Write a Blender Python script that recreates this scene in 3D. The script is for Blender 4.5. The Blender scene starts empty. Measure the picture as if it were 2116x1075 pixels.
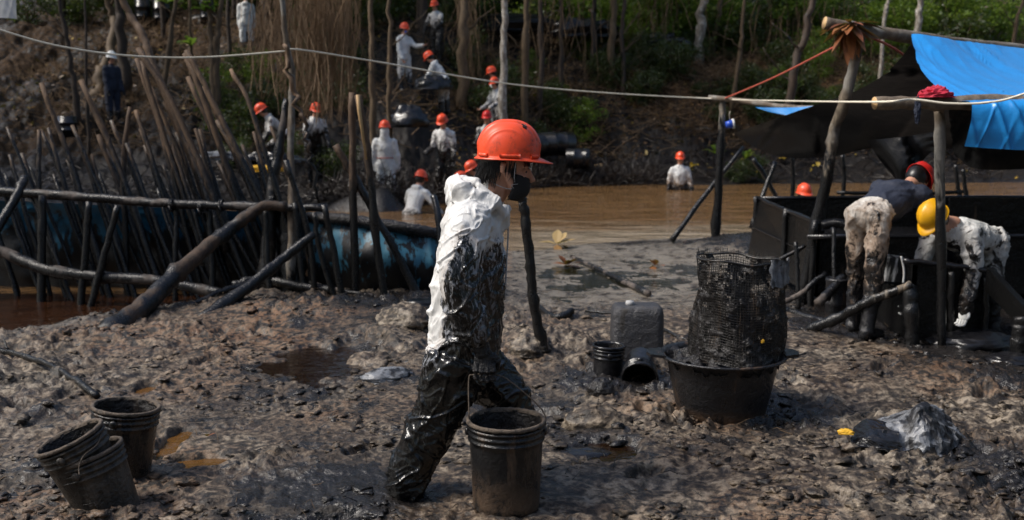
import bpy, math, random
import numpy as np
from mathutils import Vector, Matrix, Euler
random.seed(7); rng = np.random.default_rng(7)
R = math.radians
C = bpy.context.scene.collection
sc = bpy.context.scene

# ------------------------------------------------------------------ camera, sky, sun, exposure
FPX, CX, CY, CAMZ = 2100.0, 1058.0, 537.5, 1.6
PITCH = math.atan((537.5 - 240.0) / FPX)
cam = bpy.data.objects.new('camera', bpy.data.cameras.new('camera')); C.objects.link(cam)
cam.location = (0, 0, CAMZ); cam.rotation_euler = (math.pi / 2 - PITCH, 0, 0)
cam.data.sensor_width = 36.0; cam.data.lens = 36.0 * FPX / 2116.0
cam.data.clip_start = 0.05; cam.data.clip_end = 600
cam.data.dof.use_dof = True; cam.data.dof.focus_distance = 4.35; cam.data.dof.aperture_fstop = 3.2
sc.camera = cam

world = bpy.data.worlds.new('World'); sc.world = world; world.use_nodes = True
wn = world.node_tree
bg = wn.nodes['Background']
sky = wn.nodes.new('ShaderNodeTexSky'); sky.sky_type = 'NISHITA'; sky.sun_disc = False
SUN_EL, SUN_AZ = 50.0, -98.0          # azimuth measured from +Y, clockwise: light from upper left, ahead
sky.sun_elevation = R(SUN_EL); sky.sun_rotation = R(SUN_AZ); sky.air_density = 1.0; sky.dust_density = 3.0
wn.links.new(sky.outputs[0], bg.inputs[0]); bg.inputs[1].default_value = 0.125
sun = bpy.data.objects.new('sun', bpy.data.lights.new('sun', 'SUN')); C.objects.link(sun)
sun.data.energy = 2.8; sun.data.angle = R(20); sun.data.color = (1.0, 0.95, 0.88)
_d = Vector((math.sin(R(SUN_AZ)) * math.cos(R(SUN_EL)), math.cos(R(SUN_AZ)) * math.cos(R(SUN_EL)), math.sin(R(SUN_EL))))
sun.rotation_euler = (-_d).to_track_quat('-Z', 'Y').to_euler(); sun.location = (-10, 0, 20)
sc.view_settings.view_transform = 'Standard'; sc.view_settings.look = 'None'
sc.view_settings.exposure = 0.42; sc.view_settings.gamma = 1.0; sc.view_settings.use_curve_mapping = False
sc.render.engine = 'CYCLES'
sc.cycles.use_denoising = True
sc.cycles.max_bounces = 6; sc.cycles.diffuse_bounces = 3; sc.cycles.glossy_bounces = 3
sc.cycles.transparent_max_bounces = 8; sc.cycles.transmission_bounces = 3
sc.cycles.sample_clamp_indirect = 4.0

_F = Vector((0, math.cos(PITCH), -math.sin(PITCH))); _U = Vector((0, math.sin(PITCH), math.cos(PITCH)))
def ray(px, py): return _F + Vector(((px - CX) / FPX, 0, 0)) + _U * ((CY - py) / FPX)
def at(px, py, Y):
    """world point seen at photo position (px, py) whose distance ahead is Y metres"""
    d = ray(px, py); return Vector((0, 0, CAMZ)) + d * (Y / d.y)
def onz(px, py, z=0.0):
    d = ray(px, py); return Vector((0, 0, CAMZ)) + d * ((z - CAMZ) / d.z)

def proj(v):
    dep = v[:, 1] * math.cos(PITCH) - (v[:, 2] - CAMZ) * math.sin(PITCH)
    return CX + FPX * v[:, 0] / dep, CY - FPX * (v[:, 1] * math.sin(PITCH) + (v[:, 2] - CAMZ) * math.cos(PITCH)) / dep

# ------------------------------------------------------------------ numpy noise
def _hash(ix, iy, iz, seed):
    with np.errstate(over='ignore'):
        h = (ix.astype(np.uint32) * np.uint32(374761393) + iy.astype(np.uint32) * np.uint32(668265263)
             + iz.astype(np.uint32) * np.uint32(2246822519) + np.uint32((seed * 3266489917) & 0xffffffff))
        h = (h ^ (h >> np.uint32(13))) * np.uint32(1274126177)
        h = (h ^ (h >> np.uint32(16))) * np.uint32(2654435761)
        h = h ^ (h >> np.uint32(15))
    return h.astype(np.float32) / np.float32(2147483648.0) - 1.0
def vn(x, y, z=None, seed=0):
    x = np.asarray(x, np.float64); y = np.asarray(y, np.float64)
    fx = np.floor(x); fy = np.floor(y); ix = fx.astype(np.int64); iy = fy.astype(np.int64)
    u = x - fx; v = y - fy; u = u * u * u * (u * (u * 6 - 15) + 10); v = v * v * v * (v * (v * 6 - 15) + 10)
    def plane(iz):
        a = _hash(ix, iy, iz, seed); b = _hash(ix + 1, iy, iz, seed); c = _hash(ix, iy + 1, iz, seed); d = _hash(ix + 1, iy + 1, iz, seed)
        return (a * (1 - u) + b * u) * (1 - v) + (c * (1 - u) + d * u) * v
    if z is None: return plane(np.zeros_like(ix))
    z = np.asarray(z, np.float64); fz = np.floor(z); iz = fz.astype(np.int64); w = z - fz; w = w * w * (3 - 2 * w)
    return plane(iz) * (1 - w) + plane(iz + 1) * w
def fbm(x, y, z=None, o=4, seed=0, g=0.5):
    s = 0; a = 1.0; n = 0
    for k in range(o):
        s = s + a * vn(x, y, z, seed + k * 17); n += a; a *= g
        x = np.asarray(x) * 2.03 + 3.1; y = np.asarray(y) * 2.03 + 1.7
        if z is not None: z = np.asarray(z) * 2.03 + 0.9
    return s / n
def worley(x, y, seed=0, p=.9):
    fx = np.floor(x); fy = np.floor(y); ix = fx.astype(np.int64); iy = fy.astype(np.int64); best = np.full(np.shape(x), 9.0); z0 = np.zeros_like(ix)
    for a in (-1, 0, 1):
        for b in (-1, 0, 1):
            hx = _hash(ix + a, iy + b, z0, seed) * .5 * p; hy = _hash(ix + a, iy + b, z0, seed + 7) * .5 * p
            best = np.minimum(best, (ix + a + .5 + hx - x) ** 2 + (iy + b + .5 + hy - y) ** 2)
    return np.sqrt(best)
def crease(n, w=.07): return np.exp(-(n / w) ** 2)
def ridge(x, y, z=None, seed=0): return 1 - 2 * np.abs(vn(x, y, z, seed))
def ss(a, b, x):
    t = np.clip((x - a) / (b - a), 0, 1); return t * t * (3 - 2 * t)

# ------------------------------------------------------------------ materials
def newmat(name):
    m = bpy.data.materials.new(name); m.use_nodes = True
    nt = m.node_tree; b = nt.nodes['Principled BSDF']; return m, nt, b
class NT:
    def __init__(s, nt): s.nt = nt
    def n(s, t, **k):
        nd = s.nt.nodes.new(t)
        for a, v in k.items(): setattr(nd, a, v)
        return nd
    def link(s, a, b): s.nt.links.new(a, b)
    def noise(s, scale, detail=4, rough=0.55, vec=None, dist=0.0, d4=None):
        nd = s.n('ShaderNodeTexNoise'); nd.inputs['Scale'].default_value = scale; nd.inputs['Detail'].default_value = detail
        nd.inputs['Roughness'].default_value = rough; nd.inputs['Distortion'].default_value = dist
        if vec is not None: s.link(vec, nd.inputs['Vector'])
        return nd.outputs['Fac']
    def coord(s, kind='Object'): return s.n('ShaderNodeTexCoord').outputs[kind]
    def pos(s): return s.n('ShaderNodeNewGeometry').outputs['Position']
    def mapping(s, vec, scale=(1, 1, 1), rot=(0, 0, 0)):
        m = s.n('ShaderNodeMapping'); s.link(vec, m.inputs[0]); m.inputs['Scale'].default_value = scale; m.inputs['Rotation'].default_value = rot
        return m.outputs[0]
    def ramp(s, fac, stops, interp='LINEAR'):
        r = s.n('ShaderNodeValToRGB'); r.color_ramp.interpolation = interp
        while len(r.color_ramp.elements) < len(stops): r.color_ramp.elements.new(0.5)
        for e, (p, c) in zip(r.color_ramp.elements, stops):
            e.position = p; e.color = (*c, 1) if not isinstance(c, (int, float)) else (c, c, c, 1)
        s.link(fac, r.inputs[0]); return r.outputs[0]
    def mix(s, fac, a, b):
        m = s.n('ShaderNodeMix', data_type='RGBA')
        for sock, v in ((m.inputs[0], fac), (m.inputs[6], a), (m.inputs[7], b)):
            if isinstance(v, bpy.types.NodeSocket): s.link(v, sock)
            elif isinstance(v, (int, float)): sock.default_value = v if sock.type == 'VALUE' else (v, v, v, 1)
            else: sock.default_value = (*v, 1)
        return m.outputs[2]
    def math(s, op, a, b=None, c=None, clamp=False):
        m = s.n('ShaderNodeMath', operation=op); m.use_clamp = clamp
        for i, v in enumerate((a, b, c)):
            if v is None: continue
            if isinstance(v, bpy.types.NodeSocket): s.link(v, m.inputs[i])
            else: m.inputs[i].default_value = v
        return m.outputs[0]
    def smooth(s, v, lo, hi, a=0.0, b=1.0):
        m = s.n('ShaderNodeMapRange', interpolation_type='SMOOTHSTEP'); s.link(v, m.inputs[0])
        for i, x in enumerate((lo, hi, a, b)): m.inputs[1 + i].default_value = x
        return m.outputs[0]
    def attr(s, name): a = s.n('ShaderNodeAttribute'); a.attribute_name = name; return a.outputs['Fac']
    def sepz(s, vec, i=2): x = s.n('ShaderNodeSeparateXYZ'); s.link(vec, x.inputs[0]); return x.outputs[i]
    def bump(s, h, strength, dist, prev=None):
        b = s.n('ShaderNodeBump'); b.inputs['Strength'].default_value = strength; b.inputs['Distance'].default_value = dist
        s.link(h, b.inputs['Height'])
        if prev is not None: s.link(prev, b.inputs['Normal'])
        return b.outputs[0]
    def rnd(s): return s.n('ShaderNodeObjectInfo').outputs['Random']

def setb(b, **k):
    for a, v in k.items(): b.inputs[a.replace('_', ' ')].default_value = v
OILC = (0.006, 0.006, 0.0065)

def mat_mud():
    m, nt, b = newmat('mud'); t = NT(nt); p = t.pos()
    n1 = t.noise(1.4, 5, 0.6, p); nA = t.noise(6.5, 6, 0.62, p); nB = t.noise(24, 4, 0.55, p); n3 = t.noise(95, 4, 0.65, p)
    n2 = t.math('ADD', t.math('MULTIPLY', nA, 0.45), t.math('MULTIPLY', nB, 0.55))
    base = t.ramp(n2, [(0.40, (0.010, 0.007, 0.005)), (0.465, (0.036, 0.024, 0.016)), (0.515, (0.094, 0.066, 0.044)), (0.59, (0.24, 0.185, 0.13))])
    grey = t.ramp(n2, [(0.41, (0.012, 0.009, 0.007)), (0.47, (0.042, 0.032, 0.023)), (0.52, (0.125, 0.098, 0.070)), (0.59, (0.30, 0.25, 0.19))])
    base = t.mix(t.smooth(n1, 0.40, 0.60), base, grey)
    wet_sheen = t.math('MULTIPLY', t.attr('wet'), t.smooth(nA, 0.36, 0.5))
    base = t.mix(t.math('MULTIPLY', wet_sheen, .7), base, (0.25, 0.225, 0.19))  # grey wet sheen put into the colour as a paler tone
    rust = t.math('MULTIPLY', t.attr('rust'), t.smooth(nB, 0.46, 0.56))
    base = t.mix(rust, base, (0.20, 0.105, 0.052))
    base = t.mix(t.smooth(n3, 0.36, 0.62, .25, 0), base, (0.012, 0.008, 0.006))
    base = t.mix(t.attr('hill'), base, t.ramp(n2, [(0.40, (0.004, 0.0032, 0.0028)), (0.5, (0.013, 0.009, 0.0065)), (0.6, (0.055, 0.036, 0.024))]))
    lit = t.math('MULTIPLY', t.attr('litter'), t.smooth(t.noise(22, 4, 0.7, p), 0.42, 0.62))
    base = t.mix(lit, base, t.ramp(n3, [(0.3, (0.05, 0.028, 0.014)), (0.6, (0.16, 0.09, 0.04)), (0.75, (0.22, 0.16, 0.07))]))
    oe = t.math('ADD', t.attr('oil'), t.math('MULTIPLY', t.math('SUBTRACT', nA, 0.5), 2.0))
    oe = t.math('ADD', oe, t.math('MULTIPLY', t.math('SUBTRACT', nB, 0.5), 1.0))
    oil = t.smooth(oe, 0.40, 0.58)
    col = t.mix(oil, base, t.mix(n3, OILC, (0.028, 0.024, 0.022)))
    t.link(col, b.inputs['Base Color'])
    wet = t.smooth(t.noise(3.1, 5, 0.6, p), 0.42, 0.62)
    rr = t.math('ADD', t.math('MULTIPLY', wet, -0.34), 0.72)
    rr = t.math('ADD', rr, t.math('MULTIPLY', t.attr('wet'), -0.30))
    rr = t.mix(t.attr('hill'), rr, 0.85)
    rough = t.mix(oil, rr, t.math('ADD', t.ramp(nB, [(0.40, 0.10), (0.62, 0.34)]), t.math('MULTIPLY', t.attr('hill'), .22)))
    t.link(rough, b.inputs['Roughness'])
    h = t.math('ADD', nB, t.math('MULTIPLY', n3, 0.22))
    t.link(t.bump(h, 0.8, 0.022), b.inputs['Normal']); t.link(t.math('SUBTRACT', 0.5, t.math('MULTIPLY', t.attr('hill'), 0.38)), b.inputs['Specular IOR Level'])
    return m

def mat_water(name, col, rough=0.05, scale=2.5, strength=0.25, sheen=0.0):
    m, nt, b = newmat(name); t = NT(nt); p = t.pos()
    w1 = t.noise(scale, 3, 0.5, t.mapping(p, (0.7, 1.6, 1)), 0.6); w2 = t.noise(scale * 5, 2, 0.5, t.mapping(p, (0.6, 1.8, 1)), 0.3)
    h = t.math('ADD', w1, t.math('MULTIPLY', w2, 0.22))
    t.link(t.bump(h, strength, 0.25), b.inputs['Normal'])
    c = t.mix(t.noise(0.6, 4, 0.6, p), tuple(x * 0.6 for x in col), tuple(x * 1.35 for x in col))
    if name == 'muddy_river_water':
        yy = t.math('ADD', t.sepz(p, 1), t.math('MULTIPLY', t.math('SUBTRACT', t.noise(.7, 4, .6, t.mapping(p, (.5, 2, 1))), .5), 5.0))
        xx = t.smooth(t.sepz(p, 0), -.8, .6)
        c = t.mix(t.math('MULTIPLY', xx, t.smooth(yy, 17.0, 14.8, 0, .8)), c, (0.30, 0.25, 0.18))  # pale sky glare near the shore, painted into the water colour
    t.link(c, b.inputs['Base Color']); setb(b, Roughness=rough, IOR=1.33, Specular_IOR_Level=0.6)
    return m

def mat_oil(name, col=(0.005, 0.005, 0.0055), r0=0.07, r1=0.42, mudc=(0.09, 0.06, 0.04), mud=0.25, bump=0.5, scale=14, low=None, spec=0.5):
    """black oil film with dried mud; low=(z0,z1): mud splash below that height of the object"""
    m, nt, b = newmat(name); t = NT(nt); p = t.coord()
    n1 = t.noise(scale, 6, 0.65, p, 0.5); n2 = t.noise(scale * 5, 4, 0.6, p)
    n4 = t.noise(scale * 0.8, 5, 0.65, t.mapping(p, (1, 1, 0.18)), 0.2)
    fac = t.smooth(n4, 0.66 - mud * 0.4, 0.82 - mud * 0.4)
    if low: fac = t.math('MAXIMUM', fac, t.math('MULTIPLY', t.smooth(t.sepz(p), low[1], low[0]), t.smooth(n1, 0.35, 0.55)))
    c = t.mix(fac, t.mix(n2, col, tuple(x * 2.4 for x in col)), t.mix(n2, tuple(x * 0.45 for x in mudc), tuple(x * 1.5 for x in mudc)))
    t.link(c, b.inputs['Base Color'])
    t.link(t.math('ADD', t.math('MULTIPLY', n1, r1 - r0), t.math('ADD', t.math('MULTIPLY', fac, 0.3), r0)), b.inputs['Roughness'])
    t.link(t.bump(t.math('ADD', n1, t.math('MULTIPLY', n2, 0.35)), bump, 0.02), b.inputs['Normal'])
    setb(b, Specular_IOR_Level=spec)
    return m

def mat_wood(name, dark=(0.05, 0.03, 0.018), light=(0.26, 0.17, 0.10), z0=None, z1=None, amount=0.0, grey=0.0, pale=0.0):
    """bark; oil-coated below height z0..z1 in the world"""
    m, nt, b = newmat(name); t = NT(nt); p = t.pos(); 
    n1 = t.noise(18, 6, 0.65, t.mapping(p, (1, 1, 0.35)), 0.6); n2 = t.noise(70, 3, 0.6, p); n3 = t.noise(3.0, 4, 0.6, p)
    r = t.rnd()
    c = t.ramp(n1, [(0.3, dark), (0.55, tuple((a + d) / 2 for a, d in zip(dark, light))), (0.72, light)])
    c = t.mix(t.math('MULTIPLY', r, 0.55), c, dark)
    if grey: c = t.mix(t.smooth(n3, 0.45, 0.6, 0, grey), c, (0.30, 0.30, 0.28))
    if pale: c = t.mix(t.smooth(n1, 0.5, 0.62, 0, pale), c, (0.55, 0.53, 0.48))
    if z0 is not None:
        e = t.math('ADD', t.sepz(p), t.math('MULTIPLY', t.math('SUBTRACT', n1, 0.5), 1.2))
        e = t.math('ADD', e, t.math('MULTIPLY', t.math('SUBTRACT', r, 0.5), 0.5))
        oil = t.smooth(e, z1, z0)
    else: oil = t.smooth(n3, 0.62 - amount * 0.5, 0.72 - amount * 0.5)
    c = t.mix(oil, c, OILC); t.link(c, b.inputs['Base Color'])
    t.link(t.mix(oil, 0.75, t.ramp(n1, [(0.3, 0.18), (0.7, 0.42)])), b.inputs['Roughness'])
    t.link(t.bump(t.math('ADD', n1, t.math('MULTIPLY', n2, 0.4)), 0.8, 0.012), b.inputs['Normal'])
    return m

def mat_plain(name, col, rough=0.6, var=0.25, scale=12, bump=0.2, spec=0.5, metal=0.0, trans=0.0, bd=0.01):
    m, nt, b = newmat(name); t = NT(nt); p = t.coord()
    n = t.noise(scale, 5, 0.6, p)
    t.link(t.mix(n, tuple(x * (1 - var) for x in col), tuple(min(1, x * (1 + var)) for x in col)), b.inputs['Base Color'])
    setb(b, Roughness=rough, Specular_IOR_Level=spec, Metallic=metal)
    if bump: t.link(t.bump(n, bump, bd), b.inputs['Normal'])
    return m

def mat_leaf(name, cols, trans=0.35):
    m, nt, b = newmat(name); t = NT(nt)
    a = t.n('ShaderNodeAttribute'); a.attribute_name = 'hue'
    f = t.math('FRACT', t.math('ADD', a.outputs['Fac'], t.math('MULTIPLY', t.rnd(), 0.35)))
    c = t.ramp(f, [(i / (len(cols) - 1), x) for i, x in enumerate(cols)])
    t.link(c, b.inputs['Base Color']); setb(b, Roughness=0.45, Specular_IOR_Level=0.4)
    tr = t.n('ShaderNodeBsdfTranslucent'); t.link(t.mix(0.5, c, (0.20, 0.30, 0.03)), tr.inputs[0])
    mx = t.n('ShaderNodeMixShader'); mx.inputs[0].default_value = trans
    t.link(b.outputs[0], mx.inputs[1]); t.link(tr.outputs[0], mx.inputs[2]); t.link(mx.outputs[0], nt.nodes['Material Output'].inputs[0])
    return m

def mat_suit(name, line=0.9, soft=0.35, brown=0.3, base=(0.72, 0.73, 0.72), patch=0.0):
    """white overall, soaked with oil below 'line' metres of the wearer's own height"""
    m, nt, b = newmat(name); t = NT(nt); p = t.coord()
    n1 = t.noise(6, 6, 0.68, p, 0.8); n2 = t.noise(30, 4, 0.6, p)
    e = t.math('ADD', t.sepz(p), t.math('MULTIPLY', t.math('SUBTRACT', n1, 0.5), -2.6 * soft - 0.5))
    oil = t.smooth(e, line + 0.08, line - 0.08)
    if patch: oil = t.math('MAXIMUM', oil, t.smooth(n1, 0.72 - patch * 0.3, 0.76 - patch * 0.3))
    tan = t.smooth(e, line + 0.08 + soft, line)
    c = t.mix(t.smooth(n2, 0.4, 0.7), base, tuple(x * 0.82 for x in base))
    c = t.mix(t.math('MULTIPLY', tan, brown), c, (0.20, 0.11, 0.05))
    c = t.mix(oil, c, t.mix(t.smooth(n2, 0.45, 0.6), OILC, (0.025, 0.018, 0.014)))
    t.link(c, b.inputs['Base Color']); t.link(t.mix(oil, 0.65, t.ramp(n2, [(0.3, 0.18), (0.7, 0.4)])), b.inputs['Roughness'])
    f = t.noise(9, 4, 0.6, t.mapping(p, (1.5, 1.5, 0.7), (0.3, 0.5, 0)), 1.2)
    t.link(t.bump(t.math('ADD', f, t.math('MULTIPLY', n2, 0.15)), 0.7, 0.05), b.inputs['Normal'])
    return m

M = {}
M['mud'] = mat_mud()
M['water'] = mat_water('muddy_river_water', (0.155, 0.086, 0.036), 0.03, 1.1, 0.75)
M['poolwater'] = mat_water('dark_brown_pool_water', (0.035, 0.014, 0.006), 0.05, 2.5, 0.12)  # reddish-brown pool; the fence's dark reflection is also put into this colour
M['puddle'] = mat_water('amber_puddle_water', (0.11, 0.052, 0.014), 0.03, 9, 0.05)
M['darkpool'] = mat_water('dark_oily_water', (0.012, 0.006, 0.003), 0.04, 6, 0.06)
M['filmwater'] = mat_water('green_film_water', (0.012, 0.012, 0.006), 0.06, 6, 0.10)
M['stake'] = mat_wood('stake_bark', (0.045, 0.026, 0.015), (0.26, 0.16, 0.09), 0.95, 1.65)
M['rail'] = mat_wood('wet_rail_bark', (0.04, 0.03, 0.025), (0.24, 0.20, 0.17), amount=0.45)
M['log'] = mat_wood('oiled_log_bark', (0.02, 0.014, 0.010), (0.15, 0.085, 0.05), amount=0.35)
M['blacklog'] = mat_wood('black_oiled_wood', (0.010, 0.009, 0.009), (0.06, 0.05, 0.045), amount=0.8)
M['post'] = mat_wood('post_bark', (0.06, 0.045, 0.03), (0.30, 0.24, 0.17), 1.15, 1.45, grey=0.5)
M['pole'] = mat_wood('pale_pole_bark', (0.07, 0.05, 0.035), (0.34, 0.27, 0.19), 0.2, 0.5, grey=0.6)
M['cut'] = mat_plain('fresh_cut_wood', (0.55, 0.36, 0.17), 0.6, 0.3, 60, 0.3)
M['bark_dark'] = mat_wood('dark_tree_bark', (0.02, 0.014, 0.010), (0.10, 0.065, 0.042), amount=0.1)
M['bark_brown'] = mat_wood('brown_tree_bark', (0.055, 0.035, 0.018), (0.22, 0.15, 0.08), amount=0.0)
M['bark_pale'] = mat_wood('pale_tree_bark', (0.16, 0.13, 0.10), (0.42, 0.39, 0.34), amount=0.0, pale=0.8)
M['vine'] = mat_plain('dry_vine', (0.15, 0.095, 0.05), 0.85, 0.5, 3, 0)
M['twig'] = mat_plain('oiled_twigs', (0.03, 0.022, 0.017), 0.35, 0.7, 5, 0)
M['deadleaf'] = mat_leaf('dead_leaves', [(0.05, 0.025, 0.012), (0.14, 0.07, 0.03), (0.22, 0.12, 0.04), (0.09, 0.05, 0.025), (0.30, 0.21, 0.05)], 0.1)
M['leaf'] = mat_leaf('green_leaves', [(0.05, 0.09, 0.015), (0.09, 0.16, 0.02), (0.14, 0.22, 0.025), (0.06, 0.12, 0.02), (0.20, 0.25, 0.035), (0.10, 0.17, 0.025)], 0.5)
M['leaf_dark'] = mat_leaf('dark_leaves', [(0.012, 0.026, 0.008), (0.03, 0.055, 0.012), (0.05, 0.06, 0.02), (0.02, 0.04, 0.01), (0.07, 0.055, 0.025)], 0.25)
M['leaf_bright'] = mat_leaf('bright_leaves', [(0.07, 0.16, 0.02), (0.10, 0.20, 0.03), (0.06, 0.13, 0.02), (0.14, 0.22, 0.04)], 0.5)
M['leaf_yellow'] = mat_leaf('yellow_leaves', [(0.45, 0.30, 0.03), (0.5, 0.36, 0.06), (0.35, 0.2, 0.04)], 0.3)
M['leaf_rust'] = mat_leaf('rusty_dry_leaves', [(0.20, 0.065, 0.022), (0.28, 0.10, 0.035), (0.14, 0.045, 0.018), (0.32, 0.14, 0.05)], 0.15)
M['rope'] = mat_plain('pale_nylon_rope', (0.80, 0.74, 0.60), 0.6, 0.25, 40, 0.3)
M['redrope'] = mat_plain('red_cord', (0.42, 0.08, 0.045), 0.6, 0.3, 40, 0.3)
M['skin'] = mat_plain('skin', (0.52, 0.27, 0.18), 0.5, 0.15, 20, 0.12, bd=0.003)
M['leaf_tan'] = mat_leaf('tan_dry_leaf', [(0.36, 0.25, 0.11), (0.48, 0.34, 0.15), (0.30, 0.17, 0.07)], 0.2)
M['hair'] = mat_plain('black_hair', (0.008, 0.007, 0.007), 0.35, 0.4, 60, 0)
M['mask'] = mat_plain('black_fabric', (0.008, 0.008, 0.009), 0.75, 0.4, 160, 0.4, bd=0.003)
M['strap'] = mat_plain('grey_elastic', (0.42, 0.42, 0.42), 0.6, 0.2, 80, 0.2)
M['glove'] = mat_oil('oiled_glove', (0.007, 0.007, 0.008), 0.16, 0.4, mud=0.1, bump=0.7, scale=40)
M['boot'] = mat_oil('oiled_boot', (0.007, 0.007, 0.008), 0.12, 0.35, mud=0.2, bump=0.6, scale=20)
M['bucket'] = mat_oil('oiled_plastic_bucket', (0.005, 0.005, 0.0055), 0.08, 0.34, (0.085, 0.055, 0.035), 0.34, 0.5, 12, low=(0.0, 0.22))
M['bucket_muddy'] = mat_oil('mud_caked_bucket', (0.006, 0.0055, 0.005), 0.2, 0.5, (0.085, 0.068, 0.052), 0.42, 0.8, 12, low=(0.0, 0.14))
M['rim'] = mat_oil('mud_caked_rim', (0.02, 0.016, 0.013), 0.3, 0.6, (0.13, 0.10, 0.075), 0.8, 0.9, 30)
M['gloss'] = mat_oil('wet_black_plastic', (0.006, 0.006, 0.007), 0.08, 0.26, mud=0.05, bump=0.35, scale=9)
M['basin'] = mat_oil('oiled_basin', (0.007, 0.007, 0.008), 0.16, 0.42, (0.10, 0.06, 0.035), 0.22, 0.7, 10, low=(0.0, 0.10))
M['metal'] = mat_oil('oiled_sheet_metal', (0.004, 0.004, 0.004), 0.08, 0.34, (0.05, 0.035, 0.025), 0.1, 0.8, 9, spec=.25)
M['wire'] = mat_oil('oiled_wire', (0.012, 0.011, 0.010), 0.25, 0.5, mud=0.3, bump=0.2, scale=20)
M['sludge'] = mat_oil('oily_sludge', (0.008, 0.007, 0.007), 0.12, 0.45, (0.07, 0.05, 0.035), 0.12, 1.0, 16)
M['sack'] = mat_oil('mud_covered_sack', (0.05, 0.04, 0.032), 0.45, 0.7, (0.15, 0.115, 0.085), 0.8, 0.8, 9)
M['silver'] = mat_oil('silvery_bag_plastic', (0.12, 0.125, 0.135), 0.08, 0.24, (0.012, 0.012, 0.014), 0.55, 0.5, 14)
M['yellow'] = mat_plain('yellow_plastic', (0.65, 0.36, 0.02), 0.5, 0.2, 20, 0.2)
M['whitecloth'] = mat_plain('white_cloth', (0.66, 0.66, 0.64), 0.7, 0.15, 8, 0.3)
M['redcloth'] = mat_plain('red_cloth', (0.5, 0.02, 0.05), 0.7, 0.3, 20, 0.3)
M['navy'] = mat_plain('navy_cloth', (0.012, 0.018, 0.038), 0.75, 0.3, 8, 0.6, bd=0.04)
M['bluecup'] = mat_plain('blue_plastic', (0.02, 0.08, 0.5), 0.3, 0.2, 8, 0)

def mat_helmet(name, col, scuff=0.35):
    m, nt, b = newmat(name); t = NT(nt); p = t.coord()
    n1 = t.noise(9, 5, 0.7, p, 0.6); n2 = t.noise(45, 5, 0.7, p)
    f = t.math('MULTIPLY', t.smooth(n1, 0.45, 0.75), t.smooth(n2, 0.35, 0.6))
    f = t.math('MULTIPLY', f, scuff)
    c = t.mix(f, col, (0.07, 0.025, 0.018)); 
    c = t.mix(t.math('MULTIPLY', t.smooth(n2, 0.72, 0.76), 0.8), c, (0.01, 0.01, 0.01))
    t.link(c, b.inputs['Base Color']); t.link(t.math('ADD', t.math('MULTIPLY', n2, 0.25), 0.22), b.inputs['Roughness'])
    t.link(t.bump(n2, 0.08, 0.003), b.inputs['Normal']); return m
M['helmet'] = mat_helmet('orange_red_shell', (0.86, 0.085, 0.025), 0.9)
M['helmet_red'] = mat_helmet('red_shell', (0.55, 0.02, 0.015), 0.3)
M['helmet_yellow'] = mat_helmet('yellow_shell', (0.75, 0.38, 0.01), 0.3)
M['helmet_white'] = mat_helmet('white_shell', (0.75, 0.76, 0.74), 0.1)

def mat_tarp(name, col, under, rough=0.35, stain=None, world_z=None):
    m, nt, b = newmat(name); t = NT(nt); p = t.pos(); setb(b, Specular_IOR_Level=0.3 if rough < .3 else .5)
    n1 = t.noise(5, 5, 0.65, p, 0.5); n2 = t.noise(40, 3, 0.6, p)
    c = t.mix(n1, tuple(x * 0.8 for x in col), tuple(x * 1.15 for x in col))
    if world_z:
        e = t.math('ADD', t.sepz(p), t.math('MULTIPLY', t.math('SUBTRACT', t.noise(7, 6, 0.7, t.mapping(p, (1, 1, 0.35)), 0.3), 0.5), 1.5 if stain is None else stain))
        oil = t.smooth(e, world_z[1], world_z[0])
        c = t.mix(oil, c, OILC)
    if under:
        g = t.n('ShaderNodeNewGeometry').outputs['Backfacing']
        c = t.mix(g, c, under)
    t.link(c, b.inputs['Base Color']); setb(b, Roughness=rough)
    t.link(t.bump(t.math('ADD', n1, t.math('MULTIPLY', n2, 0.1)), 0.25, 0.03), b.inputs['Normal']); return m
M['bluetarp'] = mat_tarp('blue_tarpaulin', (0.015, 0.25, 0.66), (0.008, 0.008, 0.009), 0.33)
M['fencetarp'] = mat_tarp('blue_barrier_sheet', (0.018, 0.13, 0.23), None, 0.45, 1.6, (0.40, 0.54))
M['blacksheet'] = mat_tarp('black_polythene', (0.004, 0.004, 0.0045), None, 0.28)

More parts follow.
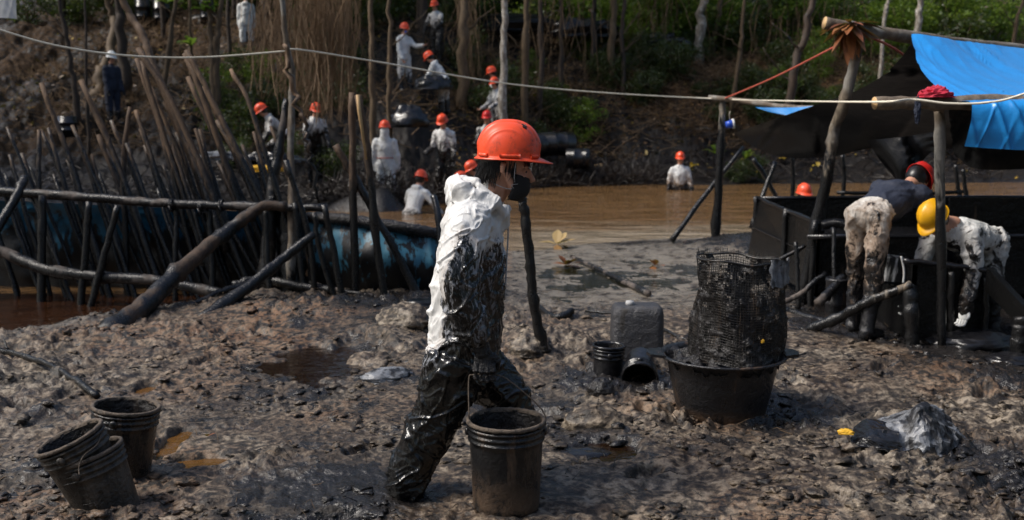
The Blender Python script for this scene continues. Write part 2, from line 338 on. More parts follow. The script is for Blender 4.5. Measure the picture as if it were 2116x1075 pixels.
# ------------------------------------------------------------------ mesh helpers
def mesh_np(name, v, f, smooth=True):
    v = np.asarray(v, np.float32); f = np.asarray(f, np.int32); k = f.shape[1]
    me = bpy.data.meshes.new(name); me.vertices.add(len(v)); me.vertices.foreach_set('co', v.ravel())
    me.loops.add(f.size); me.loops.foreach_set('vertex_index', f.ravel())
    me.polygons.add(len(f)); me.polygons.foreach_set('loop_start', np.arange(0, f.size, k, dtype=np.int32))
    me.polygons.foreach_set('loop_total', np.full(len(f), k, np.int32))
    me.polygons.foreach_set('use_smooth', np.full(len(f), smooth, bool)); me.update(calc_edges=True); me.validate(); return me
def attrf(me, name, vals, dom='POINT'):
    a = me.attributes.new(name, 'FLOAT', dom); a.data.foreach_set('value', np.asarray(vals, np.float32))
class MB:
    """collects shapes in world (or local) space and links them as ONE mesh object"""
    def __init__(s): s.v = []; s.f = []; s.mi = []; s.cur = 0
    def add(s, v, f):
        o = len(s.v); s.v += [tuple(x) for x in v]; s.f += [tuple(o + i for i in q) for q in f]; s.mi += [s.cur] * len(f); return s
    def tube(s, pts, rad, n=8, jit=0.0, cap=True, seed=None, flat=1.0):
        r_ = random.Random(seed if seed is not None else random.random()); pts = [Vector(p) for p in pts]
        if isinstance(rad, (int, float)): rad = [rad] * len(pts)
        ref = Vector((0, 0, 1)) if abs((pts[-1] - pts[0]).normalized().z) < 0.9 else Vector((1, 0, 0))
        vs = []
        for i, p in enumerate(pts):
            t = (pts[min(i + 1, len(pts) - 1)] - pts[max(i - 1, 0)]).normalized()
            a = t.cross(ref).normalized(); b_ = t.cross(a).normalized()
            for k in range(n):
                q = 2 * math.pi * k / n; rr = rad[i] * (1 + jit * (r_.random() - 0.5))
                vs.append(p + a * math.cos(q) * rr + b_ * math.sin(q) * rr * flat)
        fs = [(i * n + k, i * n + (k + 1) % n, (i + 1) * n + (k + 1) % n, (i + 1) * n + k) for i in range(len(pts) - 1) for k in range(n)]
        if cap: fs += [tuple(range(n))[::-1], tuple((len(pts) - 1) * n + k for k in range(n))]
        return s.add(vs, fs)
    def box(s, c, d, rot=None):
        c = Vector(c); vs = [Vector((x * d[0] / 2, y * d[1] / 2, z * d[2] / 2)) for x in (-1, 1) for y in (-1, 1) for z in (-1, 1)]
        if rot is not None: vs = [rot @ q for q in vs]
        return s.add([q + c for q in vs], [(0, 1, 3, 2), (4, 6, 7, 5), (0, 4, 5, 1), (2, 3, 7, 6), (0, 2, 6, 4), (1, 5, 7, 3)])
    def lathe(s, prof, n=32, M4=None, a0=0, a1=2 * math.pi):
        full = abs(a1 - a0 - 2 * math.pi) < 1e-6; m = n if full else n + 1; vs = []
        for (r, z) in prof:
            for k in range(m):
                q = a0 + (a1 - a0) * k / n; p = Vector((r * math.cos(q), r * math.sin(q), z)); vs.append(M4 @ p if M4 else p)
        fs = [(i * m + k, i * m + (k + 1) % m, (i + 1) * m + (k + 1) % m, (i + 1) * m + k) for i in range(len(prof) - 1) for k in range(n)]
        return s.add(vs, fs)
    def ball(s, c, r, n=10, M4=None):
        if isinstance(r, (int, float)): r = (r, r, r)
        prof = [(max(1e-4, math.sin(math.pi * i / n)), -math.cos(math.pi * i / n)) for i in range(n + 1)]
        T = Matrix.Translation(Vector(c)) @ (M4 if M4 else Matrix()) @ Matrix.Diagonal((*r, 1))
        return s.lathe(prof, n + 4, T)
    def build(s, name, mat, parent=None, origin=None, smooth=True):
        me = bpy.data.meshes.new(name)
        org = Vector(origin) if origin is not None else Vector()
        me.from_pydata([Vector(v) - org for v in s.v], [], s.f)
        ms = mat if isinstance(mat, (list, tuple)) else [mat]
        for m in ms: me.materials.append(m)
        me.polygons.foreach_set('use_smooth', [smooth] * len(me.polygons)); me.polygons.foreach_set('material_index', s.mi); me.update()
        return link(name, me, parent, org if parent is None or origin is not None else None)
def link(name, me, parent=None, loc=None):
    o = bpy.data.objects.new(name, me); C.objects.link(o)
    if parent is not None: o.parent = parent
    if loc is not None: o.location = loc
    return o
def tag(o, label=None, cat=None, group=None, kind=None):
    if label: o['label'] = label
    if cat: o['category'] = cat
    if group: o['group'] = group
    if kind: o['kind'] = kind
    return o
def thing(name, loc, label, cat, group=None, rz=0.0):
    o = bpy.data.objects.new(name, None); C.objects.link(o); o.location = loc; o.rotation_euler = (0, 0, rz); o.empty_display_size = 0.1
    return tag(o, label, cat, group)
def part(mb, name, mat, root, smooth=True):
    """mb holds world coordinates; the part is parented to root (unrotated) keeping them"""
    mb.v = [tuple(Vector(v) - root.location) for v in mb.v]
    return mb.build(name, mat, root, None, smooth)
def copy_tree(o, parent=None):
    c = o.copy(); C.objects.link(c)
    if parent is not None: c.parent = parent
    for ch in [x for x in bpy.data.objects if x.parent == o and x != c]: copy_tree(ch, c)
    return c
def bend(pts, n=8, wob=0.0, seed=0):
    """smooth path through control points with a little wobble"""
    r_ = random.Random(seed); P = [Vector(p) for p in pts]
    P = [P[0] * 2 - P[1]] + P + [P[-1] * 2 - P[-2]]; out = []
    for i in range(1, len(P) - 2):
        for k in range(n):
            t = k / n; a, b_, c, d = P[i - 1], P[i], P[i + 1], P[i + 2]
            q = 0.5 * ((2 * b_) + (c - a) * t + (2 * a - 5 * b_ + 4 * c - d) * t * t + (3 * b_ - a - 3 * c + d) * t ** 3)
            out.append(q + Vector((r_.gauss(0, wob), r_.gauss(0, wob), r_.gauss(0, wob))))
    out.append(P[-2]); return out
def stickmb(pts, r0, r1, n=8, seed=0, wob=0.006, seg=5, mb=None, jit=0.14, knots=True):
    mb = mb or MB(); p = bend(pts, seg, wob, seed); r_ = random.Random(seed + 5); m = len(p)
    rad = [(r0 + (r1 - r0) * i / (m - 1)) * (1 + r_.uniform(-.07, .07) + (0.22 if knots and r_.random() < .12 else 0)) for i in range(m)]
    return mb.tube(p, rad, n, jit, True, seed)
def newmesh_from(mb, mods):
    """evaluate a temporary object with modifiers and return the mesh"""
    me = bpy.data.meshes.new('tmp'); me.from_pydata([Vector(v) for v in mb.v], [], mb.f); me.update()
    o = bpy.data.objects.new('tmp', me); C.objects.link(o)
    for t, kw in mods:
        md = o.modifiers.new(t, t)
        for k, v in kw.items(): setattr(md, k, v)
    dg = bpy.context.evaluated_depsgraph_get(); res = bpy.data.meshes.new_from_object(o.evaluated_get(dg))
    bpy.data.objects.remove(o); bpy.data.meshes.remove(me); return res
def coords(me):
    a = np.empty(len(me.vertices) * 3, np.float32); me.vertices.foreach_get('co', a); return a.reshape(-1, 3).astype(np.float64)
def normals(me):
    a = np.empty(len(me.vertices) * 3, np.float32); me.vertices.foreach_get('normal', a); return a.reshape(-1, 3).astype(np.float64)
def setco(me, v): me.vertices.foreach_set('co', np.asarray(v, np.float32).ravel()); me.update()

# ------------------------------------------------------------------ terrain
ZW = -0.12
SN = [(-60, 7.4), (-6, 7.5), (-3.95, 7.85), (-3.1, 8.9), (-2.3, 9.7), (-.87, 10.4), (-.2, 12.6), (1.27, 13.9), (2.3, 14.1), (3.9, 14.6), (8, 15.5), (60, 16)]
SF = [(-60, 18), (-10, 19.0), (-3.5, 19.3), (-2.3, 19.0), (-1.2, 20.6), (-.3, 22.5), (.9, 25.0), (4.2, 25.9), (12, 26.5), (60, 27)]
PL = [(-40, -1.5), (-2, -.9), (0, -.12), (2, .08), (3, .3), (5.5, 1.5), (8, 2.4), (10.5, 3.8), (14, 4.7), (25, 6.5), (60, 14), (300, 30)]
PR = [(-40, -1.5), (-2, -.9), (0, -.12), (2.2, .12), (3.2, .9), (5, 2.2), (8, 3.7), (14, 5.0), (25, 7), (60, 14), (300, 30)]
# hollows: centre x, y, rx, ry, depth
def pc(px, py): q = onz(px, py); return q.x, q.y
HOL = [(*pc(685, 735), .36, .62, .10), (*pc(352, 915), .085, .26, .07), (*pc(410, 955), .15, .10, .06), (*pc(1250, 925), .22, .16, .05),
       (*pc(300, 805), .05, .10, .05), (*pc(40, 1000), .22, .16, .03)]
MND = [(3.3, 12.4, 1.3, .9, .22), (*pc(800, 700), .42, .5, .12), (*pc(1090, 720), .25, .4, .07), (*pc(640, 650), 1.3, .5, .10), (-3.6, 7.2, 1.2, .4, .05),
       (*pc(1240, 800), .3, .25, .05), (*pc(1900, 780), .8, .5, .06), (*pc(1180, 720), .3, .3, .06), (-2.5, 18.7, 1.0, .5, .46), (*pc(1140, 1000), .4, .25, .03)]
def terrain(X, Y, masks=False):
    X = np.asarray(X, np.float64); Y = np.asarray(Y, np.float64)
    yn = np.interp(X, *zip(*SN)) + fbm(X * 1.1, X * 0 + 3.3, o=4, seed=5) * .35
    yf = np.interp(X, *zip(*SF)) + fbm(X * .8, X * 0 + 9.1, o=4, seed=6) * .6
    s = Y - yn; t = Y - yf
    # near mud
    c, sn = math.cos(.45), math.sin(.45); U = X * c + Y * sn; V = -X * sn + Y * c
    wx = fbm(X * 2.3, Y * 2.3, o=3, seed=11) * .16; wy = fbm(X * 2.3 + 7, Y * 2.3, o=3, seed=12) * .16
    U = U + wx; V = V + wy
    rough = ss(-.35, .4, fbm(X * .9, Y * .9, o=3, seed=20)) * .8 + .28
    flat = ss(7.6, 9.3, Y) * ss(-.4, .4, X) * (1 - ss(3.6, 4.6, X))
    flat = flat * (1 - ss(0, 1, 1 - ((X - 3.3) ** 2 / 1.7 + (Y - 12.4) ** 2 / 1.2)))
    amp = (rough * (1 - .8 * flat)) * (1 - ss(17, 20, Y))
    d = fbm(X * .7, Y * .7, o=3, seed=30) * .05 * (1 - .5 * flat)
    d = d + amp * (np.abs(vn(U * 4.2, V * 6.5, seed=31)) * .062 - .012)
    wU = U + vn(U * 9, V * 9, seed=36) * .035; wV = V + vn(U * 9 + 5, V * 9, seed=37) * .035
    d = d + amp * (.45 - worley(wU * 8, wV * 11, 3)) * .052 * (.5 + ss(-.3, .3, vn(U * 3, V * 3, seed=38)))
    d = d + amp * (.45 - worley(wU * 20, wV * 25, 4)) * .026 - flat * .035
    d = d + amp * fbm(U * 42, V * 48, o=2, seed=34, g=.5) * .007 + amp * (.45 - worley(U * 46, V * 52, 5)) * .009
    # trodden footprints
    r_ = random.Random(8)
    near = (Y < 9)
    for k in range(46):
        px_, py_ = r_.uniform(-3.4, 3.4), r_.uniform(3.1, 7.6); a = r_.uniform(-.9, .9) + (1.57 if r_.random() < .5 else 0)
        ux = (X - px_) * math.cos(a) + (Y - py_) * math.sin(a); uy = -(X - px_) * math.sin(a) + (Y - py_) * math.cos(a)
        q = np.sqrt((ux / .14) ** 2 + (uy / .055) ** 2)
        d = d - .04 * (1 - ss(.6, 1.1, q)) + .013 * np.exp(-((q - 1.3) / .3) ** 2)
    for (cx, cy, rx, ry, dep) in HOL:
        q = np.sqrt(((X - cx) / rx) ** 2 + ((Y - cy) / ry) ** 2) + fbm(X * 7, Y * 7, o=3, seed=40) * .5
        w = 1 - ss(.55, 1.2, q); d = d * (1 - .75 * w) - dep * w
    for (cx, cy, rx, ry, h) in MND:
        q = ((X - cx) / rx) ** 2 + ((Y - cy) / ry) ** 2; d = d + h * np.exp(-q * 1.3)
    zn = np.where(s < 0, d - .13 * np.exp(np.clip(s, -9, 0) / .35), d * np.exp(-np.clip(s, 0, 20) / .3) - .13 - .55 * (1 - np.exp(-np.clip(s, 0, 20) / .9)))
    # far bank and hill
    k = ss(-1.5, 1.0, X)
    zf = np.interp(t, *zip(*PL)) * (1 - k) + np.interp(t, *zip(*PR)) * k
    on = ss(.2, 2.5, t)
    zf = zf + on * (fbm(X * .45, Y * .45, o=3, seed=50) * .35 + np.abs(vn(X * 1.7, Y * 1.7, seed=51)) * .16 + np.abs(vn(X * 4.5, Y * 4.5, seed=52)) * .06 + fbm(X * 11, Y * 11, o=2, seed=53) * .05)
    zf = zf + ss(-.3, .4, t) * np.abs(vn(X * 5, Y * 5, seed=54)) * .08
    for (cx, cy, rx, ry, h) in MND:
        if cy > 17: zf = zf + h * np.exp(-(((X - cx) / rx) ** 2 + ((Y - cy) / ry) ** 2) * 1.3)
    z = np.maximum(zn, zf)
    if not masks: return z
    oil = np.full_like(z, .22) + fbm(X * 1.3, Y * 1.3, o=3, seed=60) * .65 - flat * .15
    oil += .75 * np.exp(-((s + .15) / .28) ** 2) * (X < 0)                     # shore of the left pool
    oil += .9 * np.exp(-(((X - 3.7) / 1.5) ** 2 + ((Y - 7.7) / .85) ** 2))        # under the tanks
    oil += .8 * ss(.6, 1, 1 - ((X - 4.6) ** 2 / 9 + (Y - 9) ** 2 / 9) + .6) * ss(2.0, 2.8, X) * (Y < 12)
    for (x, y, r, a) in [(*pc(1290, 790), .32, .8), (*pc(1230, 925), .3, .9), (*pc(1640, 870), .25, .5), (*pc(640, 735), .5, .45), (*pc(60, 870), .22, .5),
                         (*pc(170, 960), .3, .45), (*pc(820, 1030), .2, .55), (*pc(780, 620), .8, .5), (3.3, 12.6, 1.5, .55), (*pc(1480, 900), .3, .3), (*pc(700, 1000), .1, .5)]:
        oil += a * np.exp(-((X - x) ** 2 + (Y - y) ** 2) / r ** 2)
    far = ss(-1, .5, t)
    fo = .80 * np.exp(-((t - .8) / 2.2) ** 2) + .14                         # shore band
    fo += .62 * np.exp(-((X + 2.1 + (t - 4) * .05) / 2.4) ** 2) * (t < 14)  # the trodden slope behind the worker
    path = 2.6 + np.sin(t * .6) * .3 - (t - 4) * .1 + 0
    fo += .62 * np.exp(-((X - (5.3 - t * .52)) / .75) ** 2) * ss(0, 2, t)
    fo += .25 * ss(-9, -5, -np.abs(X + 6)) * 0
    fo += (.22 + .25 * ss(.1, .5, fbm(X * .5, Y * .5, o=2, seed=64))) * ss(-1, -4, X)
    fo += fbm(X * .8, Y * .8, o=3, seed=61) * .35
    oil = oil * (1 - far) + fo * far
    rust = ss(0, .5, fbm(X * 1.1 + 4, Y * 1.1, o=3, seed=62)) * .42 * (1 - ss(7.5, 9, Y) * (X > 0)) + .4 * np.exp(-(((X + 1.9) / 1.3) ** 2 + ((Y - 7.9) / 1.2) ** 2))
    rust = rust * (1 - far) + far * (.8 * ss(-.1, .4, fbm(X * .6, Y * .6, o=2, seed=63)))
    litter = far * ss(2.2, 4.5, t) * (.5 + .5 * ss(-.5, .5, X)) + 0 * z
    wet = np.clip(flat + np.exp(-((s + .3) / .6) ** 2), 0, 1) * (1 - far)
    return z, oil, np.clip(rust, 0, 1), litter, wet, far
def gz(x, y): return float(terrain(np.array([x]), np.array([y]))[0])

ang = np.concatenate([np.linspace(-180, -40, 40)[:-1], np.linspace(-40, -29, 24)[:-1], np.linspace(-29, 29, 760), np.linspace(29, 40, 24)[1:], np.linspace(40, 180, 40)[1:]])
inv = 1 / np.linspace(1 / 3.0, 1 / 15.5, 440)
rad = np.concatenate([np.linspace(.15, 3.0, 30)[:-1], inv, np.linspace(15.5, 19, 22)[1:], np.linspace(19, 37, 250)[1:], np.geomspace(37, 400, 40)[1:]])
A_, R_ = np.meshgrid(np.radians(ang), rad, indexing='xy')
GX, GY = np.sin(A_) * R_, np.cos(A_) * R_
gzv, goil, grust, glit, gwet, ghill = terrain(GX.ravel(), GY.ravel(), True)
nc, nr = len(ang), len(rad)
idx = np.arange(nc * nr).reshape(nr, nc)
q = np.stack([idx[:-1, :-1], idx[:-1, 1:], idx[1:, 1:], idx[1:, :-1]], -1).reshape(-1, 4)[:, ::-1]
gme = mesh_np('ground', np.stack([GX.ravel(), GY.ravel(), gzv], -1), q)
for nme, a in (('oil', goil), ('rust', grust), ('litter', glit), ('wet', gwet), ('hill', ghill)): attrf(gme, nme, a)
gme.materials.append(M['mud']); tag(link('ground', gme), kind='structure')

def sheet(name, x0, x1, y0, y1, z, mat, nx=2, ny=2, kind='structure'):
    xs = np.linspace(x0, x1, nx); ys = np.linspace(y0, y1, ny); X, Y = np.meshgrid(xs, ys)
    i = np.arange(nx * ny).reshape(ny, nx); f = np.stack([i[:-1, :-1], i[:-1, 1:], i[1:, 1:], i[1:, :-1]], -1).reshape(-1, 4)
    me = mesh_np(name, np.stack([X.ravel(), Y.ravel(), X.ravel() * 0 + z], -1), f); me.materials.append(mat)
    return tag(link(name, me), kind=kind)
sheet('pool_water', -14, -2.2, 7.0, 9.75, ZW + .006, M['poolwater'])
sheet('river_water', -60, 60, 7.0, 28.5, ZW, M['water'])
def puddle(cx, cy, rx, ry, z, mat):
    m = MB(); n = 28; vs = [(cx + rx * math.cos(2 * math.pi * k / n), cy + ry * math.sin(2 * math.pi * k / n), z) for k in range(n)]
    m.add(vs, [tuple(range(n))]); o = m.build('puddle', mat, None, (cx, cy, z)); tag(o, kind='structure')
h = HOL[0]; puddle(h[0], h[1], h[2] * 1.5, h[3] * 1.4, gz(h[0], h[1]) + .055, M['darkpool'])
for i in (1, 2, 4): h = HOL[i]; puddle(h[0], h[1], h[2] * 1.5, h[3] * 1.4, gz(h[0], h[1]) + .035, M['puddle'])
h = HOL[3]; puddle(h[0], h[1], h[2] * 1.3, h[3] * 1.3, gz(h[0], h[1]) + .02, M['darkpool'])
fx, fy = 2.0, 10.6
puddle(fx, fy, 2.0, 2.6, -.040, M['filmwater'])
# ------------------------------------------------------------------ people
def capsule(mb, p0, r0, p1, r1, n=10):
    p0, p1 = Vector(p0), Vector(p1); L = (p1 - p0).length; d = (p1 - p0) / max(L, 1e-5)
    pts, rad = [], []
    for k in range(4, 0, -1):
        a = math.pi / 2 * k / 4.3; pts.append(p0 - d * r0 * math.sin(a)); rad.append(r0 * math.cos(a))
    pts += [p0, (p0 + p1) / 2, p1]; rad += [r0, (r0 + r1) / 2, r1]
    for k in range(1, 5):
        a = math.pi / 2 * k / 4.3; pts.append(p1 + d * r1 * math.sin(a)); rad.append(r1 * math.cos(a))
    mb.tube(pts, rad, n)
def loft(mb, rows, side, n=20):
    """rows: (centre, half depth, half width); side: unit vector of the width"""
    vs = []; side = Vector(side).normalized(); rows = [(Vector(c), a, b_) for c, a, b_ in rows]
    first, last = rows[0], rows[-1]
    d0 = (rows[0][0] - rows[1][0]).normalized(); d1 = (rows[-1][0] - rows[-2][0]).normalized()
    pre = [(first[0] + d0 * first[1] * .55 * math.sin(q), first[1] * math.cos(q), first[2] * math.cos(q)) for q in (1.45, 1.0, .5)]
    post = [(last[0] + d1 * last[1] * .55 * math.sin(q), last[1] * math.cos(q), last[2] * math.cos(q)) for q in (.5, 1.0, 1.45)]
    rows = pre + rows + post
    for i, (c, a, b_) in enumerate(rows):
        t = (rows[min(i + 1, len(rows) - 1)][0] - rows[max(i - 1, 0)][0]).normalized(); u = t.cross(side).normalized()
        for k in range(n):
            q = 2 * math.pi * k / n; vs.append(c + u * a * math.cos(q) + side * b_ * math.sin(q))
    m = len(rows)
    fs = [(i * n + k, i * n + (k + 1) % n, (i + 1) * n + (k + 1) % n, (i + 1) * n + k) for i in range(m - 1) for k in range(n)]
    fs += [tuple(range(n))[::-1], tuple((m - 1) * n + k for k in range(n))]
    mb.add(vs, fs)

def helmet_mesh(na=40, ne=14):
    """hard hat, +x is the front, z=0 the rim; open below, with thickness, centre ridge and peak"""
    a, b_, h = .128, .108, .138; vs, rows = [], []
    def outer(e, q):
        ce = math.cos(e) ** .82; z = h * math.sin(e) ** .92
        x, y = a * ce * math.cos(q), b_ * ce * math.sin(q)
        up = max(0, math.sin(e) - .12)
        rid = .0045 * (1 / (1 + math.exp((abs(y) - .026) * 900))) * min(1, up * 5) + .003 * (1 / (1 + math.exp((abs(y) - .009) * 900))) * min(1, up * 5)
        arc = abs(math.hypot((x + .01) / .085, (z - .02) / .085) - 1)
        rid += .0035 * math.exp(-(arc / .045) ** 2) * (1 if abs(y) > .035 else 0) * min(1, up * 6)
        k = 1 + rid / .12; return Vector((x * k, y * k, z * k))
    def brim(q, w, drop):
        f = max(0, math.cos(q)) ** 2.2; ww = w * (.011 + .042 * f); 
        return Vector(((a + ww) * math.cos(q), (b_ + w * (.011 + .01 * f)) * math.sin(q), -drop - .012 * f * w))
    for (w, dr) in ((0, .008), (.5, .009), (1, .011), (1.0, .0075), (.5, .004), (.08, 0.0)):
        rows.append([brim(2 * math.pi * k / na, w, dr) for k in range(na)])
    for i in range(0, ne + 1):
        e = math.pi / 2 * (i / ne) * .985 + .004; rows.append([outer(e, 2 * math.pi * k / na) for k in range(na)])
    inner = [[v * .965 for v in r] for r in rows[6:]][::-1]
    m = MB(); vs = [v for r in rows for v in r]; nrw = len(rows)
    fs = [(i * na + k, i * na + (k + 1) % na, (i + 1) * na + (k + 1) % na, (i + 1) * na + k) for i in range(nrw - 1) for k in range(na)]
    fs.append(tuple((nrw - 1) * na + k for k in range(na))); m.add(vs, fs)
    vs = [v for r in inner for v in r]; n2 = len(inner)
    fs = [(i * na + k, i * na + (k + 1) % na, (i + 1) * na + (k + 1) % na, (i + 1) * na + k) for i in range(n2 - 1) for k in range(na)]
    fs.append(tuple(range(na))[::-1]); m.add(vs, fs)
    return m
def hand_mb(s=1.0, curl=.5):
    """hand hanging down from the wrist at the origin: palm, four unequal fingers and a thumb"""
    m = MB(); m.ball((0, 0, -.045 * s), (.014 * s, .04 * s, .05 * s), 8)
    for i, L in enumerate((.062, .072, .068, .052)):
        y = (-.03 + .02 * i) * s; p = Vector((0, y, -.085 * s)); a = .25
        q1 = p + Vector((math.sin(a), 0, -math.cos(a))) * L * .5 * s; a += curl * 1.4
        q2 = q1 + Vector((math.sin(a), 0, -math.cos(a))) * L * .3 * s; a += curl
        q3 = q2 + Vector((math.sin(a), 0, -math.cos(a))) * L * .22 * s
        m.tube([p, q1, q2, q3], [.0095 * s, .009 * s, .0085 * s, .006 * s], 6)
    m.tube([(0, -.034 * s, -.03 * s), (.014 * s, -.052 * s, -.055 * s), (.028 * s, -.05 * s, -.082 * s)], [.012 * s, .01 * s, .008 * s], 6)
    return m
HM = helmet_mesh(28, 9); HM_ME = None
HANDV = hand_mb()
WORKSUITS = {}
def person(label, loc, rz, suit, helmet='helmet', lean=0.0, head=0.1, armL=(.1, .12, .25), armR=(.1, .12, .25), legL=(0, 0), legR=(0, 0),
           H=1.65, hood='down', gloves='skin', bent_h=None, mask=None, top=None, voxel=.02, belt=None, group='clean-up workers in white overalls', twist=0.0, goggles=None, trousers=None):
    """local frame: x forward, z up. arms (swing, out, elbow), legs (thigh forward, knee bend)"""
    k = H / 1.65; anchor = loc; loc = (0, 0, 0) if loc[0] == 'head' else loc; root = thing('person', loc, label, 'person', group, rz)
    def D(a, o=0.0, s=1): return Vector((math.sin(a) * math.cos(o), s * math.sin(o), -math.cos(a) * math.cos(o)))
    legs = {}
    for s, (th, kn) in ((1, legL), (-1, legR)):
        hip = Vector((0, s * .095 * k, 0)); knee = hip + D(th, .03, s) * .41 * k; ank = knee + D(th - kn, .02, s) * .40 * k; legs[s] = (hip, knee, ank)
    zmin = min(legs[1][2].z, legs[-1][2].z); pel = Vector((0, 0, -zmin + .09 * k)) if bent_h is None else Vector((0, 0, bent_h))
    u = Vector((math.sin(lean), 0, math.cos(lean))); f = Vector((math.cos(lean), 0, -math.sin(lean)))
    m = MB(); Y = Vector((0, 1, 0))
    if lean > 1: capsule(m, pel + Y * .06 - u * .0, .105 * k, pel - Y * .06 - u * .0, .105 * k)
    for s in (1, -1):
        hip, knee, ank = [pel + v for v in legs[s]]
        th_ = .78 if lean > 1 else 1; capsule(m, hip, .105 * k * th_, knee, .082 * k * th_); capsule(m, knee, .082 * k * th_, ank, .072 * k * th_)
        capsule(m, ank + Vector((-.02, 0, -.03)), .05 * k, ank + Vector((.13, s * .02, -.05)) * k + Vector((0, 0, .0)), .042 * k)
    wa = pel + u * .15 * k; ch = pel + u * .34 * k; sh = pel + u * .45 * k; nk = pel + u * .50 * k
    loft(m, [(pel - u * .05, .115 * k * (.85 if lean > 1 else 1), .155 * k), (pel + u * .05, .125 * k * (.85 if lean > 1 else 1), .158 * k), (wa, .12 * k, .155 * k), (ch, .125 * k, .175 * k), (sh, .095 * k, .165 * k)], Y, 16)
    hd = Vector((math.sin(lean * .5 + head), 0, math.cos(lean * .5 + head))) if bent_h is None or lean < 1 else Vector((math.sin(lean + head), 0, math.cos(lean + head)))
    hc = nk + u * .04 * k + hd * .14 * k; hf = Vector((hd.z, 0, -hd.x))
    capsule(m, nk - u * .03, .06 * k, nk + hd * .07 * k, .056 * k)
    Mh = Matrix(((hf.x, 0, hd.x, 0), (0, 1, 0, 0), (hf.z, 0, hd.z, 0), (0, 0, 0, 1)))
    m.ball(hc, (.095 * k, .075 * k, .115 * k), 12, Mh)
    m.ball(hc + hf * .045 * k - hd * .06 * k, (.045 * k, .05 * k, .05 * k), 8, Mh)
    m.ball(hc + hf * .098 * k - hd * .015 * k, (.018 * k, .014 * k, .026 * k), 6, Mh)
    hands = []
    for s, (sw, out, el) in ((1, armL), (-1, armR)):
        S = sh + Y * s * .165 * k - u * .02; E = S + D(sw, out, s) * .28 * k; W = E + D(sw + el, out * .3, s) * .25 * k
        capsule(m, S, .075 * k, E, .062 * k); capsule(m, E, .062 * k, W, .05 * k); hands.append((W, D(sw + el, 0, s), s))
    if hood == 'down':
        capsule(m, nk - f * .075 + Y * .05 + u * .0, .05 * k, nk - f * .075 - Y * .05, .05 * k); capsule(m, nk + Y * .08 - f * .02, .035, nk + Y * .05 + f * .05, .03); capsule(m, nk - Y * .08 - f * .02, .035, nk - Y * .05 + f * .05, .03)
    if hood == 'up':
        m.ball(hc - hf * .02 - hd * .045, (.098 * k, .092 * k, .105 * k), 10, Mh); capsule(m, hc - hd * .1 - hf * .03, .085 * k, sh, .11 * k)
    me = newmesh_from(m, [('REMESH', dict(mode='VOXEL', voxel_size=voxel)), ('SMOOTH', dict(factor=.6, iterations=4))])
    v = coords(me); nn = normals(me)
    # cloth folds
    if anchor[0] == 'head':
        tp_ = hc + hd * .165 * k; tp_ = Matrix.Rotation(rz, 3, 'Z') @ tp_; _, px_, py_, Y_, free = anchor
        if not free:
            best = None
            for dY in np.linspace(-3.2, 3.2, 33):
                q_ = at(px_, py_, Y_ + dY); b_ = q_ - tp_; g_ = abs(b_.z + .05 - gz(b_.x, b_.y)) + abs(dY) * .02
                if best is None or g_ < best[0]: best = (g_, b_, dY)
            print('PERSON', label[:40], 'gap %.2f dY %.1f' % (best[0], best[2])); root.location = best[1]
        else: root.location = at(px_, py_, Y_) - tp_
        loc = tuple(root.location)
    seed = int(abs(loc[0]) * 91 + loc[1] * 13) % 97
    wv = fbm(v[:, 0] * 4, v[:, 1] * 4, v[:, 2] * 4, o=2, seed=seed + 3) * .2
    fold = crease(vn((v[:, 0] + v[:, 1]) * 3 + wv, (v[:, 1] - v[:, 0]) * 3, (v[:, 2] + v[:, 0] * .6 + wv) * 9, seed=seed), .12) * .012 + crease(vn((v[:, 0] + wv) * 9, (v[:, 1] + wv) * 9, v[:, 2] * 3, seed=seed + 1), .1) * .009 + fbm(v[:, 0] * 5, v[:, 1] * 5, v[:, 2] * 5, o=2, seed=seed + 5) * .012
    rel = v - np.array(hc); along = rel @ np.array(hd); fwd = rel @ np.array(hf)
    ishead = along > -.1 * k
    v = v + nn * (fold * np.where(along > -.16 * k, 0.1, 1))[:, None]; setco(me, v)
    mats = [WORKSUITS[suit], M['skin'], M[gloves] if gloves != 'skin' else M['skin'], M['boot'], M[top] if top else WORKSUITS[suit]]
    for mm in mats: me.materials.append(mm)
    fc = np.empty(len(me.polygons) * 3, np.float32); me.polygons.foreach_get('center', fc); fc = fc.reshape(-1, 3)
    fr = fc - np.array(hc); al = fr @ np.array(hd); fw = fr @ np.array(hf)
    mi = np.zeros(len(fc), np.int32)
    isf = (al > -.125 * k) & (np.linalg.norm(fr, axis=1) < .2)
    mi[isf] = 1
    if hood == 'up': mi[isf & (fw < .05 * k)] = 0
    mi[fc[:, 2] < pel.z - .56 * k] = 3 if trousers != 'long' else 0
    if top:
        upb = (fc - np.array(pel)) @ np.array(u); mi[(upb > .1) & (mi == 0)] = 4
    me.polygons.foreach_set('material_index', mi); me.polygons.foreach_set('use_smooth', np.ones(len(mi), bool)); me.update()
    link('body', me, root)
    for (W, dr, s) in hands:
        o = link('hand', HAND_ME[gloves], root); o.location = W; o.rotation_euler = Vector((0, 0, -1)).rotation_difference(dr).to_euler(); 
        if s > 0: o.scale = (1, -1, 1)
    if not isinstance(helmet, type(None)):
        o = link('hard_hat', HELM_ME[helmet], root); o.location = hc + hd * .035 * k + hf * .004; o.scale = (.9, .9, .9) if lean > 1 else (1, 1, 1)
        X_, Y_, Z_ = hf, Y, hd; o.rotation_euler = Matrix(((X_.x, Y_.x, Z_.x), (X_.y, Y_.y, Z_.y), (X_.z, Y_.z, Z_.z))).to_euler()
    if hood != 'up':
        hb = MB(); hb.ball(hc - hf * .018 * k + hd * .004, (.093 * k, .083 * k, .105 * k), 8, Mh); ob = hb.build('hair', M['hair'], root)
